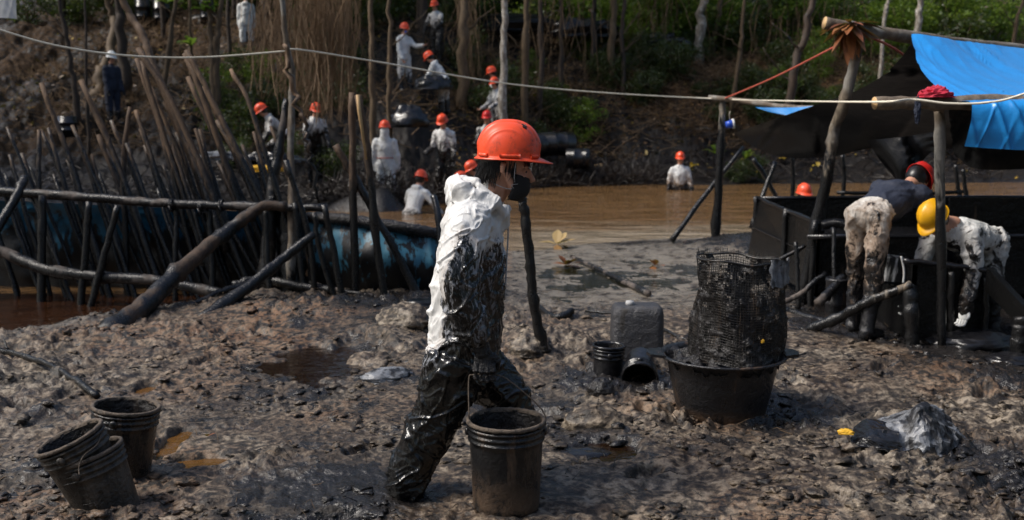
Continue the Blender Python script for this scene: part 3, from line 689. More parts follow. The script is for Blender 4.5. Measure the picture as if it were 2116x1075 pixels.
    if mask:
        mb = MB(); mb.ball(hc + hf * .07 * k - hd * .055 * k, (.045, .05, .05), 8, Mh); mb.build('face_mask', M[mask], root)
    if belt:
        b_ = MB(); c = wa - u * .02; b_.tube([c + f * .135 * math.cos(q) + Y * .168 * math.sin(q) for q in np.linspace(0, 2 * math.pi, 25)], .008, 5); b_.build('belt', M[belt], root)
    return root
HELM_ME = {}
for kk in ('helmet', 'helmet_red', 'helmet_yellow', 'helmet_white'):
    me = bpy.data.meshes.new('hard_hat'); me.from_pydata([Vector(v) for v in HM.v], [], HM.f); me.materials.append(M[kk])
    me.polygons.foreach_set('use_smooth', [True] * len(me.polygons)); HELM_ME[kk] = me
HAND_ME = {}
for kk in ('skin', 'glove', 'whitecloth'):
    me = bpy.data.meshes.new('hand'); me.from_pydata([Vector(v) for v in HANDV.v], [], HANDV.f); me.materials.append(M[kk])
    me.polygons.foreach_set('use_smooth', [True] * len(me.polygons)); HAND_ME[kk] = me
WORKSUITS.update(clean=mat_suit('white_overall', .12, .15, .3), waist=mat_suit('half_soaked_overall', .98, .3, .5), chest=mat_suit('chest_soaked_overall', 1.15, .3, .3, patch=.3),
                 knee=mat_suit('knee_soaked_overall', .45, .3, .3), spotted=mat_suit('spotted_overall', .8, .6, .4, patch=.6), soaked=mat_suit('black_soaked_overall', 1.28, .3, .3, patch=.5),
                 brown=mat_suit('brown_stained_trousers', .60, .6, .8, (.62, .60, .56), patch=.45), wader2=mat_suit('half_black_wading_overall', .95, .12, .3), wader=mat_suit('muddy_wading_overall', 1.02, .15, .9), navy=M['navy'],
                 bent=mat_suit('streaked_overall', .70, .5, .3, patch=.6))

G = 'clean-up workers in white overalls'
def stand(px, py, Y, dz=0): p = at(px, py, Y); return (p.x, p.y, p.z + dz)
# rz: 0 faces right (+x), 90 faces away, 180 left, -90 towards the camera
def onland(px, Y, sink=.04): X = at(px, 300, Y).x; return (X, Y, gz(X, Y) - sink)
def worker_head(px, py, Y, H, hood_h=None):
    """anchor: the helmet top stands here"""
    return ('head', px, py, Y, hood_h)
person('worker seen from behind in clean white overall with red belt on the black bank', worker_head(795, 249, 19.7, 1.62, True), R(90), 'clean', hood='up', belt='redrope', armL=(.0, .22, .15), armR=(.0, .22, .15), gloves='glove', legL=(.05, .0), legR=(-.05, 0.1))
person('worker standing on the black slope with white shoulders and oil-black chest and legs', worker_head(912, 237, 22.6, 1.66), R(-110), 'chest', lean=.08, head=.35, armL=(.05, .2, .2), armR=(.3, .2, .9), legR=(.2, .25), gloves='glove')
person('worker chest deep in brown water nearest the black bank, back half black', worker_head(872, 352, 18.3, 1.62, True), R(60), 'wader2', lean=.45, head=.1, armL=(.5, .5, .3), armR=(.3, .6, .3))
person('worker in a white hood wading waist deep alone in the open brown water', worker_head(1406, 314, 23.8, 1.66, True), R(-95), 'wader', hood='down', armL=(.05, .28, .3), armR=(.05, .28, .3), gloves='glove')
person('worker low behind the black tank with only an orange helmet showing', worker_head(1663, 380, 15.3, 1.6, True), R(-80), 'waist', hood='down')
person('worker whose helmet shows just behind the boy\'s neck, upper of two', worker_head(968, 334, 19.9, 1.6, True), R(200), 'soaked', lean=.6, legL=(.3, .5), legR=(.3, .5), head=.2)
person('worker whose helmet shows just behind the boy\'s collar, lower of two', worker_head(946, 357, 19.3, 1.55, True), R(200), 'soaked', lean=.6, legL=(.4, .6), legR=(.4, .6), head=.2)
person('worker with oil-black overall and dark red helmet beside the boy\'s helmet', worker_head(1006, 229, 22.6, 1.6), R(-100), 'soaked', helmet='helmet_red', armL=(.5, .1, .9), armR=(.4, .1, 1.0), gloves='glove')
person('worker in white overall in front of the pale trunk, lower of two', worker_head(1020, 160, 24.4, 1.66), R(-140), 'spotted', lean=.22, armL=(.5, .1, .6), armR=(.4, .1, .7), legL=(.35, .5))
person('worker half hidden behind another beside the pale trunk, upper of two', worker_head(1013, 138, 25.4, 1.66), R(185), 'clean', head=.3, armL=(.1, .1, .2))
person('worker bending on the slope in grey-white overall over a black bundle', onland(920, 25.2, .02), R(168), 'knee', lean=.6, head=.3, armL=(.5, .1, .5), armR=(.6, .1, .5), legL=(.15, .2), legR=(.0, .1), hood='down', gloves='glove', H=1.6)
person('worker in white overall with blue face mask up on the slope', worker_head(836, 47, 27.3, 1.66), R(-40), 'knee', mask='bluecup', armL=(.9, .1, .7), armR=(.1, .1, .4), legL=(.1, .0), legR=(-.05, 0))
person('worker highest on the slope with white shoulders and black trousers', worker_head(897, 0, 28.5, 1.72), R(-120), 'chest', lean=.12, armL=(.5, .3, .6), armR=(.1, .5, .1), legL=(.3, .4), gloves='glove')
person('worker in white overall cut off by the top edge above the left slope', worker_head(507, -18, 29.0, 1.68, True), R(100), 'clean', legL=(.0, .0), legR=(.15, .1), armR=(-.1, .1, .2), helmet='helmet')
person('worker sitting bent behind the leaning stakes, orange helmet turned left', worker_head(533, 216, 18.6, 1.45), R(200), 'spotted', lean=.75, head=.2, armL=(.2, .5, .4), armR=(.1, .4, .4), legL=(.9, 1.2), legR=(.8, 1.1), gloves='glove', hood='down', H=1.6)
person('worker seen through hanging dry vines with white collar and black sleeves', worker_head(653, 213, 20.2, 1.64), R(-60), 'chest', lean=.3, armL=(.1, .2, .5), armR=(.1, .2, .4), gloves='glove')
person('person in dark navy clothes and white helmet standing by the curved trunk', worker_head(230, 106, 25.2, 1.68), R(-30), 'navy', helmet='helmet_white', hood='none', gloves='glove', group='people in dark clothes')
person('worker in navy shirt and brown-stained white trousers bending over the tank', (at(1790, 500, 7.35).x, 7.35, -.02), R(38), 'brown', helmet='helmet_red', top='navy', lean=1.22, head=.55, armL=(.25, .15, .1), armR=(.45, .3, .1), legL=(.16, .15), legR=(-.12, .05), hood='none', gloves='glove', voxel=.014, H=1.66, trousers=None)
person('worker in yellow helmet doubled over the front trough in streaked white overall', (at(2045, 500, 7.45).x, 7.5, -.19), R(212), 'bent', helmet='helmet_yellow', lean=1.40, head=.12, armL=(.1, .12, .2), armR=(.25, .15, .1), legL=(.15, .25), legR=(.1, .15), hood='down', gloves='whitecloth', voxel=.014, H=1.62)

# ------------------------------------------------------------------ the boy in front
HY = 4.25
def hp(px, py, dy=0.0): return at(px, py, HY + dy)
boy = thing('person', (hp(955, 740).x, HY, 0), 'boy in orange helmet and oil-soaked white overall walking right with a bucket', 'person')
m = MB(); Yv = Vector((0, 1, 0)); S = FPX / HY
rows = [(955, 775, 66, .155), (957, 730, 73, .165), (962, 670, 73, .162), (967, 600, 71, .148), (973, 530, 69, .156), (980, 470, 64, .175), (988, 435, 55, .16), (998, 420, 40, .10)]
loft(m, [(hp(x, y), w / S, d) for x, y, w, d in rows], Yv, 28)
# near arm
arm = [(972, 468, 44, -.175), (957, 520, 40, -.235), (955, 590, 36, -.275), (964, 640, 32, -.275), (982, 690, 27, -.255)]
pts = bend([hp(x, y, d) for x, y, w, d in arm], 3); ws = np.interp(np.linspace(0, 4, len(pts)), range(5), [a[2] for a in arm])
m.tube(pts, [w / S for w in ws], 14)
m.ball(hp(972, 462, -.165), (.088, .08, .085), 12)
arm2 = [(985, 468, 42, .175), (1000, 590, 36, .22), (1012, 690, 28, .2)]
pts = bend([hp(x, y, d) for x, y, w, d in arm2], 4); m.tube(pts, [w / S for w in np.linspace(42, 27, len(pts))], 12)
# near (rear) leg, boot part included
leg = [(945, 740, 62, -.085), (925, 800, 58, -.095), (897, 870, 50, -.10), (868, 930, 47, -.10), (845, 985, 43, -.10), (838, 1020, 38, -.10)]
pts = bend([hp(x, y, d) for x, y, w, d in leg], 3); ws = np.interp(np.linspace(0, 5, len(pts)), range(6), [a[2] for a in leg]); m.tube(pts, [w / S for w in ws], 16)
capsule(m, hp(832, 1030, -.1), .06, hp(872, 1042, -.1), .05)
leg = [(975, 745, 60, .09), (1010, 785, 58, .1), (1052, 828, 50, .1), (1062, 900, 44, .1), (1050, 980, 40, .1), (1046, 1030, 36, .1)]
pts = bend([hp(x, y, d) for x, y, w, d in leg], 3); ws = np.interp(np.linspace(0, 5, len(pts)), range(6), [a[2] for a in leg]); m.tube(pts, [w / S for w in ws], 16)
capsule(m, hp(1048, 1035, .1), .055, hp(1100, 1042, .1), .045)
# neck and head
capsule(m, hp(1008, 412), .062, hp(1035, 375), .055)
hc = hp(1046, 343); a = R(10); hd = Vector((math.sin(a), 0, math.cos(a))); hf = Vector((math.cos(a), 0, -math.sin(a)))
Mh = Matrix(((hf.x, 0, hd.x, 0), (0, 1, 0, 0), (hf.z, 0, hd.z, 0), (0, 0, 0, 1)))
def hh(x, y, z): return hc + hf * x + Vector((0, y, 0)) + hd * z
m.ball(hh(-.012, 0, .01), (.098, .076, .105), 16, Mh)
m.ball(hh(.048, 0, -.045), (.052, .058, .066), 14, Mh)           # face
m.ball(hh(.06, 0, -.095), (.034, .034, .028), 10, Mh)            # chin
for s in (1, -1):
    m.ball(hh(.062, s * .036, -.035), (.028, .022, .026), 8, Mh)    # cheek
    m.ball(hh(.078, s * .026, .012), (.018, .026, .010), 8, Mh)     # brow
    m.tube([hh(.004, s * .068, -.02), hh(.045, s * .046, -.09)], [.018, .018], 8)
    m.tube([hh(-.008, s * .076, .012), hh(-.014, s * .086, .002), hh(-.012, s * .083, -.02), hh(-.002, s * .076, -.034)], [.011, .013, .011, .007], 8)
m.tube([hh(.094, 0, .004), hh(.105, 0, -.018), hh(.121, 0, -.040), hh(.106, 0, -.048)], [.009, .010, .0145, .010], 8)
# crumpled hood behind the neck
for (x0, y0, d0, x1, y1, d1, r) in [(955, 396, -.10, 1026, 420, -.105, .030), (948, 386, -.03, 958, 394, -.10, .036), (944, 388, .05, 948, 386, -.03, .038), (952, 408, .10, 944, 390, .05, .036), (955, 374, -.03, 984, 377, -.06, .022),
                                   (960, 374, .03, 955, 374, -.03, .026), (1026, 420, -.105, 1044, 445, -.06, .022), (1000, 420, .12, 1045, 435, .07, .028), (962, 412, -.10, 1010, 432, -.13, .026), (940, 400, -.04, 965, 420, -.11, .022), (945, 405, 0, 955, 428, 0, .045), (990, 384, -.08, 1020, 408, -.095, .014),
                                   (1046, 430, -.05, 1048, 470, -.03, .022)]:
    capsule(m, hp(x0, y0, d0), r, hp(x1, y1, d1), r)
me = newmesh_from(m, [('REMESH', dict(mode='VOXEL', voxel_size=.0048)), ('SMOOTH', dict(factor=.5, iterations=4))])
def head_mask(v):
    rel = v - np.array(hc); al = rel @ np.array(hd); fw = rel @ np.array(hf)
    return ss(-.135, -.1, al - .35 * np.clip(fw + .02, -.1, .1)) * (np.abs(rel[:, 1]) < .11) * (np.linalg.norm(rel, axis=1) < .2)
def mat_boy():
    m_, nt, b = newmat('oil_soaked_overall'); t = NT(nt); p = t.pos()
    n1 = t.noise(11, 8, 0.7, t.mapping(p, (1.2, 1, .55), (0, .5, 0)), 1.2); n2 = t.noise(60, 5, 0.65, p); n3 = t.noise(26, 6, .7, p, .8)
    n5 = t.noise(24, 4, .65, t.mapping(p, (1.5, 1, .7), (0, .6, 0)), 1.5)
    ee = t.math('ADD', t.attr('oil'), t.math('MULTIPLY', t.math('SUBTRACT', n1, .5), 3.2))
    ee = t.math('ADD', ee, t.math('MULTIPLY', t.math('SUBTRACT', n3, .5), 1.1))
    oil = t.smooth(ee, .38, .60); tan = t.smooth(ee, .05, .5)
    w = t.mix(n3, (.74, .74, .73), (.60, .595, .58)); w = t.mix(t.math('MULTIPLY', tan, .35), w, (.22, .12, .06))
    w = t.mix(t.smooth(n2, .69, .74), w, (.02, .015, .012))
    thin = t.math('MULTIPLY', t.smooth(n5, .50, .60), t.smooth(ee, 2.0, .7))  # grey streaks over the oil: painted film highlights and white cloth showing through
    k = t.mix(t.math('MULTIPLY', thin, .75), (.004, .004, .004), (.34, .35, .38))
    t.link(t.mix(oil, w, k), b.inputs['Base Color']); t.link(t.mix(oil, .6, t.ramp(n3, [(.35, .07), (.7, .24)])), b.inputs['Roughness'])
    h = t.math('ADD', t.noise(16, 3, .5, t.mapping(p, (1.6, 1.2, .7), (0, .6, 0)), 1.6), t.math('MULTIPLY', n2, .05))
    t.link(t.bump(h, .3, .02), b.inputs['Normal']); setb(b, Specular_IOR_Level=.6); return m_
BOYM = mat_boy()
def clothify(me, body=True, k=1.0, rounds=14):
    """creased cloth: smooth, fold, and stain (oil soaks the lower part, shoulders, hood and back edge stay clean)"""
    v = coords(me); hm_ = head_mask(v) if body else np.zeros(len(v))
    ed = np.empty(len(me.edges) * 2, np.int32); me.edges.foreach_get('vertices', ed); ed = ed.reshape(-1, 2); deg = np.bincount(ed.ravel(), minlength=len(v))[:, None]
    wS = (1 - hm_)[:, None] * .8
    for it in range(rounds):
        acc = np.stack([np.bincount(ed[:, 0], v[ed[:, 1], c], len(v)) + np.bincount(ed[:, 1], v[ed[:, 0], c], len(v)) for c in range(3)], -1)
        v = v * (1 - wS) + wS * acc / np.maximum(deg, 1)
    setco(me, v); n_ = normals(me); headw = head_mask(v) if body else np.zeros(len(v))
    zz = v[:, 2]; lower = ss(.95, .75, zz); a1 = v[:, 0] * 1.0 + zz * .9; a2 = zz * 1.0 - v[:, 0] * .6; wx = fbm(v[:, 0] * 6, v[:, 1] * 6, zz * 6, o=2, seed=70) * .12
    f1 = 1 - np.abs(vn((a1 + wx) * 3.2, v[:, 1] * 4, (a2 + wx * 1.3) * 14, seed=71)) * 2
    f2 = 1 - np.abs(vn((v[:, 0] + zz * .5 + wx) * 15, v[:, 1] * 9, (zz - wx * 1.4) * 5, seed=72)) * 2
    f4 = fbm(v[:, 0] * 30, v[:, 1] * 30, zz * 30, o=3, seed=75); sharp = lambda f: np.sign(f) * np.abs(f) ** 1.4
    hoodw = ss(1.27, 1.36, zz); w1 = fbm(v[:, 0] * 5, v[:, 1] * 5, zz * 5, o=2, seed=76) * .10
    P1 = np.stack([(v[:, 0] + zz * .45 + w1) * 5, v[:, 1] * 5, (zz - v[:, 0] * .7 + w1) * 9], -1); P2 = np.stack([(v[:, 0] - zz * .5 + w1) * 13, v[:, 1] * 9, (zz + v[:, 0] * .5 - w1) * 8], -1); P3 = np.stack([(v[:, 0] + zz * .3 + w1 * 2) * 16, v[:, 1] * 14, (zz - v[:, 0] * .4 + w1 * 2) * 26], -1)
    cr = crease(vn(*P1.T, seed=81), .09) * .011 + crease(vn(*P2.T, seed=82), .10) * .0075 + crease(vn(*P3.T, seed=83), .13) * .0045
    disp = cr * (1 - .15 * hoodw) + (.006 * sharp(f1) + .004 * sharp(f2)) * lower + .0006 * f4 + fbm(v[:, 0] * 7, v[:, 1] * 7, zz * 7, o=2, seed=84) * .010 - .004
    sag = fbm(v[:, 0] * 3, v[:, 1] * 3, zz * 4, o=2, seed=74) * .012
    v2 = v + n_ * ((disp * k + sag * body) * (1 - headw))[:, None]; px, py = proj(v)
    back = px - np.interp(py, [400, 470, 540, 620, 720, 800], [925, 912, 900, 890, 885, 884])
    e = ss(440, 640, py) * 1.15 - .30 + .85 * np.exp(-((px - 955) / 28) ** 2) * ss(440, 500, py) + .75 * ss(980, 1012, px) * ss(465, 540, py)
    e -= 1.35 * np.exp(-(back / 32) ** 2) * (1 - ss(640, 800, py)) * (1 if body else .4)
    e -= .9 * ss(1032, 1044, px) * (1 - ss(450, 520, py)) + .8 * ss(440, 415, py)
    e += ss(700, 790, py) * 1.2 + (v[:, 1] - HY > .1) * .4
    attrf(me, 'oil', e); me.materials.append(BOYM)
    setco(me, v2 - np.array(boy.location)); return v2
v2 = clothify(me)
me.materials.append(M['skin'])
fcv = np.empty(len(me.polygons) * 3, np.float32); me.polygons.foreach_get('center', fcv); fcv = fcv.reshape(-1, 3) + np.array(boy.location)
fr = fcv - np.array(hc); fal = fr @ np.array(hd); ffw = fr @ np.array(hf)
isf = ((fal > -.15) & (np.abs(fr[:, 1]) < .062) & (ffw > -.06) & (ffw < .06) & (fal < -.03)) | ((np.linalg.norm(fr, axis=1) < .165) & (fal > -.125) & ((ffw > -.02) | (fal > -.055)) & (fal > -.09 - .9 * np.clip(ffw - 0.0, -.1, .03))) | ((np.abs(fr[:, 1]) < .06) & (ffw > -.045) & (fal > -.135) & (fal < -.02) & (ffw < .07))
me.polygons.foreach_set('material_index', isf.astype(np.int32)); me.polygons.foreach_set('use_smooth', np.ones(len(isf), bool)); me.update()
link('body', me, boy)
# the near sleeve hangs clear of the trunk
sm_ = MB(); arm_s = [(976, 452, 40, -.175), (962, 490, 42, -.225), (953, 545, 40, -.275), (951, 595, 38, -.295), (960, 640, 37, -.295), (974, 676, 33, -.28), (984, 700, 30, -.27), (988, 712, 24, -.265)]
pts = bend([hp(x, y, d) for x, y, w, d in arm_s], 3); ws = np.interp(np.linspace(0, 7, len(pts)), range(8), [a[2] for a in arm_s]); sm_.tube(pts, [w / S for w in ws], 18); sm_.ball(hp(976, 456, -.17), (.080, .06, .075), 12)
sme = newmesh_from(sm_, [('REMESH', dict(mode='VOXEL', voxel_size=.0045)), ('SMOOTH', dict(factor=.5, iterations=3))])
clothify(sme, False, 1.0, 6); sme.polygons.foreach_set('use_smooth', [True] * len(sme.polygons)); link('sleeve', sme, boy)
# helmet of the boy, finer
hm = helmet_mesh(96, 40); 
for s in (1, -1):
    for (x0, x1) in ((-.035, .045), (-.115, -.085), (.088, .118)):
        for i in range(1):
            ya = lambda x: (s * .1105 * math.sqrt(max(0, 1 - (x / .131) ** 2)))
            xm = (x0 + x1) / 2; n = 6; vs = []
            for k in range(n + 1):
                x = x0 + (x1 - x0) * k / n; y = ya(x); nx = Vector((x / .131 ** 2, y / .11 ** 2, 0)).normalized()
                for (o_, z_) in ((-.004, .0), (.0055, .0), (.0050, .013), (-.004, .013)): vs.append(Vector((x, y, z_)) + nx * o_)
            fs = [(4 * k + j, 4 * k + (j + 1) % 4, 4 * (k + 1) + (j + 1) % 4, 4 * (k + 1) + j) for k in range(n) for j in range(4)] + [(0, 1, 2, 3), (4 * n, 4 * n + 3, 4 * n + 2, 4 * n + 1)]
            hm.add(vs, fs)
ho = hm.build('hard_hat', M['helmet'], boy)
hl = hp(1051, 324); ho.location = hl - boy.location; a = R(2); X_ = Vector((math.cos(a), 0, -math.sin(a))); Z_ = Vector((math.sin(a), 0, math.cos(a)))
ho.rotation_euler = Matrix(((X_.x, 0, Z_.x), (0, 1, 0), (X_.z, 0, Z_.z))).to_euler(); ho.scale = (1.03, 1.0, 1.06)
mkm = MB()
for (a_, e0, e1, da) in ((.62, .95, 1.15, .10), (.55, 1.0, 1.12, -.12), (.70, .88, 1.0, .16), (.60, 1.12, 1.02, .2)):
    P_ = []
    for i in range(6):
        e_ = e0 + (e1 - e0) * i / 5; q_ = -a_ - da * i / 5; ce = math.cos(e_) ** .82; P_.append(Vector((.128 * ce * math.cos(q_), .108 * ce * math.sin(q_), .138 * math.sin(e_) ** .92)) * 1.022)
    mkm.tube(P_, .0022, 5)
mo_ = mkm.build('painted_mark', M['hair'], ho)
# hair
hb = MB(); hb.ball(hh(-.036, 0, .02), (.086, .0785, .098), 14, Mh)
r_ = random.Random(3)
for i in range(900):
    q = r_.uniform(math.pi * .30, math.pi * 1.70); x = -.015 + .094 * math.cos(q); y = .082 * math.sin(q)
    if x > .052 or (x > -.034 and r_.random() < .85 and x < .03): continue
    z0 = r_.uniform(-.02, .03); L = r_.uniform(.045, .085) * (1.0 if x < -.02 else .6)
    p0 = hh(x * .97, y * .96, z0); out = Vector((x, y, 0)).normalized()
    pts_ = [p0, p0 + hf * x * .05 + Vector((0, y * .05, 0)) - hd * L * .5 + out * .004, p0 - hd * L + out * r_.uniform(-.012, .012) + hf * r_.uniform(-.01, .012) + Vector((0, r_.uniform(-.006, .006), 0))]
    hb.tube(pts_, [.0022, .002, .0004], 3, cap=False)
for i in range(22):
    y = r_.uniform(-.06, .06); p0 = hh(.078 * math.sqrt(1 - (y / .09) ** 2), y, .04); hb.tube([p0, p0 + hf * .016 - hd * .015, p0 + hf * r_.uniform(.014, .028) - hd * r_.uniform(.022, .042)], [.002, .0018, .0004], 3, cap=False)
part(hb, 'hair', M['hair'], boy)
for s in (-1, 1):
    ey = MB(); ey.ball(hh(.076, s * .027, -.008), .0125, 8); o = part(ey, 'eye', M['skin'], boy); ir = MB(); ir.ball(hh(.083, s * .0285, -.009), (.008, .009, .0055), 6); part(ir, 'iris', M['hair'], boy)
    el = MB(); el.tube([hh(.074, s * .044, -.004), hh(.086, s * .034, .004), hh(.091, s * .02, .002)], .0034, 5); part(el, 'eyelid', M['skin'], boy)
    eb = MB(); eb.tube([hh(.074, s * .05, .012), hh(.092, s * .034, .018), hh(.097, s * .014, .014)], [.002, .0038, .003], 5); part(eb, 'eyebrow', M['hair'], boy)
# face mask
mk = MB(); vs = []; NU, NV = 22, 14
for j in range(NV + 1):
    z = -.036 - .094 * j / NV
    for i in range(NU + 1):
        q = (i / NU - .5) * math.pi * 1.02; bul = math.sin(math.pi * min(1, (j + .6) / (NV + 1))) 
        rx = .056 + .017 * bul; ry = .058 + .006 * bul
        cx = .043 - .012 * (j / NV) ** 2
        pl = .0022 * math.sin(j * 2.6) * (1 - abs(i / NU - .5)) 
        vs.append(hh(cx + rx * math.cos(q) + pl, ry * math.sin(q), z + .012 * abs(math.sin(q)) ** 2 * (1 if j < NV / 2 else -.2)))
fs = [(j * (NU + 1) + i, j * (NU + 1) + i + 1, (j + 1) * (NU + 1) + i + 1, (j + 1) * (NU + 1) + i) for j in range(NV) for i in range(NU)]
mk.add(vs, fs); mo = part(mk, 'face_mask', M['mask'], boy); md = mo.modifiers.new('Solidify', 'SOLIDIFY'); md.thickness = .003
for nm, P, r in (('chin_strap', [hh(.036, -.083, .022), hh(.040, -.079, -.03), hh(.046, -.070, -.056)], .0028), ('mask_strap', [hh(-.075, -.05, -.055), hh(-.03, -.075, -.078), hh(.02, -.068, -.088), hh(.05, -.062, -.082)], .0032),
                 ('mask_strap', [hh(.05, -.062, -.085), hh(.035, -.075, -.07), hh(.060, -.063, -.062)], .0022)):
    sm = MB(); sm.tube(bend(P, 5), r, 6, flat=.6); part(sm, nm, M['strap'], boy)
# zip line
zp = MB(); zp.tube(bend([hp(1046, 440, -.035), hp(1050, 475, -.01), hp(1047, 540, .0), hp(1043, 620, 0)], 6), .0035, 5); part(zp, 'zip', M['strap'], boy)
# cuff crease of the sleeve and gloved fist
gl = MB(); kx = hp(1002, 748, -.265)
def kp(x, y, z): return kx + Vector((x, y, z))
gl.ball(kp(-.004, 0, .012), (.042, .022, .052), 12)
gl.tube([hp(985, 690, -.27), hp(994, 718, -.268), kp(-.004, 0, .03)], [.046, .036, .034], 12)
for i, (x, L) in enumerate(((-.036, .9), (-.013, 1.0), (.011, 1.02), (.034, .95))):
    gl.tube([kp(x * .9, -.012, -.005), kp(x, -.026, -.036 * L), kp(x, -.020, -.066 * L), kp(x, .006, -.077 * L), kp(x, .024, -.060 * L), kp(x, .022, -.042 * L)], [.0135, .0135, .0125, .0115, .0105, .008], 9)
gl.tube([kp(.03, .0, .03), kp(.052, .008, .0), kp(.048, .022, -.03), kp(.030, .03, -.045)], [.017, .0145, .0125, .009], 9)
gm = newmesh_from(gl, [('REMESH', dict(mode='VOXEL', voxel_size=.0032)), ('SMOOTH', dict(factor=.5, iterations=2))])
gv = coords(gm); gnn = normals(gm); gv = gv + gnn * (fbm(gv[:, 0] * 40, gv[:, 1] * 40, gv[:, 2] * 40, o=2, seed=80) * .003)[:, None] - np.array(boy.location)
setco(gm, gv); gm.materials.append(M['glove']); gm.polygons.foreach_set('use_smooth', [True] * len(gm.polygons)); link('glove', gm, boy)
gl2 = MB(); k2 = hp(1015, 735, .2); gl2.ball(k2, (.04, .02, .05), 10)
for i in range(4): gl2.tube([k2 + Vector((-.03 + i * .02, 0, -.035)), k2 + Vector((-.028 + i * .021, -.01, -.075)), k2 + Vector((-.026 + i * .021, -.025, -.1))], [.0125, .011, .008], 8)
gl2.tube([k2 + Vector((.035, -.005, .0)), k2 + Vector((.05, -.02, -.03)), k2 + Vector((.045, -.03, -.055))], [.014, .012, .009], 8)
part(gl2, 'glove', M['glove'], boy)

# ------------------------------------------------------------------ buckets
def bucket(label, c, tilt=(0, 0, 0), r=.15, rb=None, h=.37, mat='bucket', handle=None, group='black oil-covered buckets', sludge=None, ribs=(.0, .035, .06), n=56, ears=True):
    """c: centre of the base"""
    rb = rb or r * .86; root = thing('bucket', c, label, 'bucket', group); root.rotation_euler = tilt
    R_at = lambda z: rb + (r - rb) * z / h
    prof = [(.001, .006), (rb * .9, .006), (rb - .004, 0), (rb, .008)]
    for z in np.linspace(.03, h - .10, 6): prof.append((R_at(z), z))
    zt = h
    for dz in (.075, .05, .026): z = h - dz; prof += [(R_at(z - .007), z - .007), (R_at(z) + .007, z - .003), (R_at(z) + .007, z + .003), (R_at(z), z + .007)]
    b = MB(); b.lathe(prof, n); b.build('shell', M[mat], root)
    rm = MB(); rm.lathe([(r - .001, zt - .014), (r + .0075, zt - .012), (r + .008, zt - .002), (r + .003, zt + .004), (r - .006, zt + .002), (r - .008, zt - .012)], n)
    ro = rm.build('rim', M['rim'] if mat != 'gloss' else M['gloss'], root)
    inn = MB(); inn.lathe([(r - .007, zt - .005), (R_at(h * .6) - .007, h * .6), (R_at(h * .2) - .007, h * .2), (rb * .9, .012), (.001, .012)], n); inn.build('inside', M['sludge'], root)
    if sludge: s_ = MB(); s_.lathe([(R_at(sludge) - .008, sludge), (rb * .5, sludge + .006), (.001, sludge + .004)], n); s_.build('oil', M['sludge'], root)
    if ears:
        for s in (-1, 1):
            e_ = MB(); e_.ball((0, s * (r + .006), zt - .05), (.018, .010, .018), 8); e_.build('handle_ear', M[mat], root)
    if handle: hm_ = MB(); hm_.tube(bend([Vector(p) for p in handle], 8), .0028, 6); hm_.build('handle', M['rim'], root)
    for nm in ('rim',):
        vv = coords(ro.data); nn = normals(ro.data); setco(ro.data, vv + nn * (fbm(vv[:, 0] * 50, vv[:, 1] * 50, vv[:, 2] * 50, o=3, seed=int(abs(c[0]) * 50)) * .004)[:, None])
    return root
rc = at(1046, 866, 3.98); base = Vector((rc.x, rc.y, rc.z - .37))
grip = kp(0, .004, -.052) - base
ha = at(967, 872, 3.98) - base; hb_ = at(1122, 868, 3.98) - base
g0 = kp(-.045, .004, -.054) - base; g1 = kp(.045, .004, -.054) - base
bucket('tall black bucket carried just above the mud in the boy\'s gloved hand', base, (0, 0, 0), r=.153, rb=.135, h=.37, handle=None, sludge=.2, ears=False)
hbk = [o for o in bpy.data.objects if o.name.startswith('bucket') and o.type == 'EMPTY'][-1]
hm_ = MB(); hm_.tube(bend([Vector((-.153, 0, .32)), Vector((-.150, -.01, .40)), g0 + Vector((-.02, 0, -.02)), g0, g1, Vector((g1.x + .07, 0, g1.z - .035)), Vector((.150, .0, .40)), Vector((.156, 0, .31))], 6), .003, 6); hm_.build('handle', M['rim'], hbk)
for s in (-1, 1): e_ = MB(); e_.ball((s * .158, 0, .32), (.010, .018, .018), 8); e_.build('handle_ear', M['bucket'], hbk)
p = onz(240, 1008); bucket('black bucket standing at the far left, behind the leaning pair', (p.x - .03, p.y + .13, -.04), (R(-2), R(6), 0), r=.140, rb=.118, h=.37, mat='bucket', n=48)
p = onz(218, 1072); c0 = (p.x - .01, p.y + .10, -.05)
bucket('mud-caked outer bucket of the nested leaning pair at far left', c0, (R(2), R(-17), 0), r=.140, rb=.118, h=.31, mat='bucket_muddy', n=48)
up = Euler((R(2), R(-17), 0)).to_matrix() @ Vector((0, 0, 1)); c1 = Vector(c0) + up * .088 + Vector((-.006, 0, 0))
bucket('mud-caked bucket nested tilted inside another at far left, handle hanging', c1, (R(6), R(-22), 0), r=.134, rb=.112, h=.31, mat='bucket_muddy', n=48, handle=[(.134, -.01, .275), (.128, -.075, .255), (.085, -.125, .245), (.06, -.150, .215), (.055, -.165, .19)])
p = onz(1258, 782); bucket('small glossy black pail standing left of the basin', (p.x, p.y + .09, -.01), (0, R(2), 0), r=.098, rb=.088, h=.20, mat='gloss', n=40)
p = onz(1333, 800); o = bucket('glossy black pail lying on its side beside the basin, mouth to the viewer', (p.x + .0, p.y + .24, .12), (R(108), 0, R(-8)), r=.105, rb=.085, h=.24, mat='gloss', n=40)

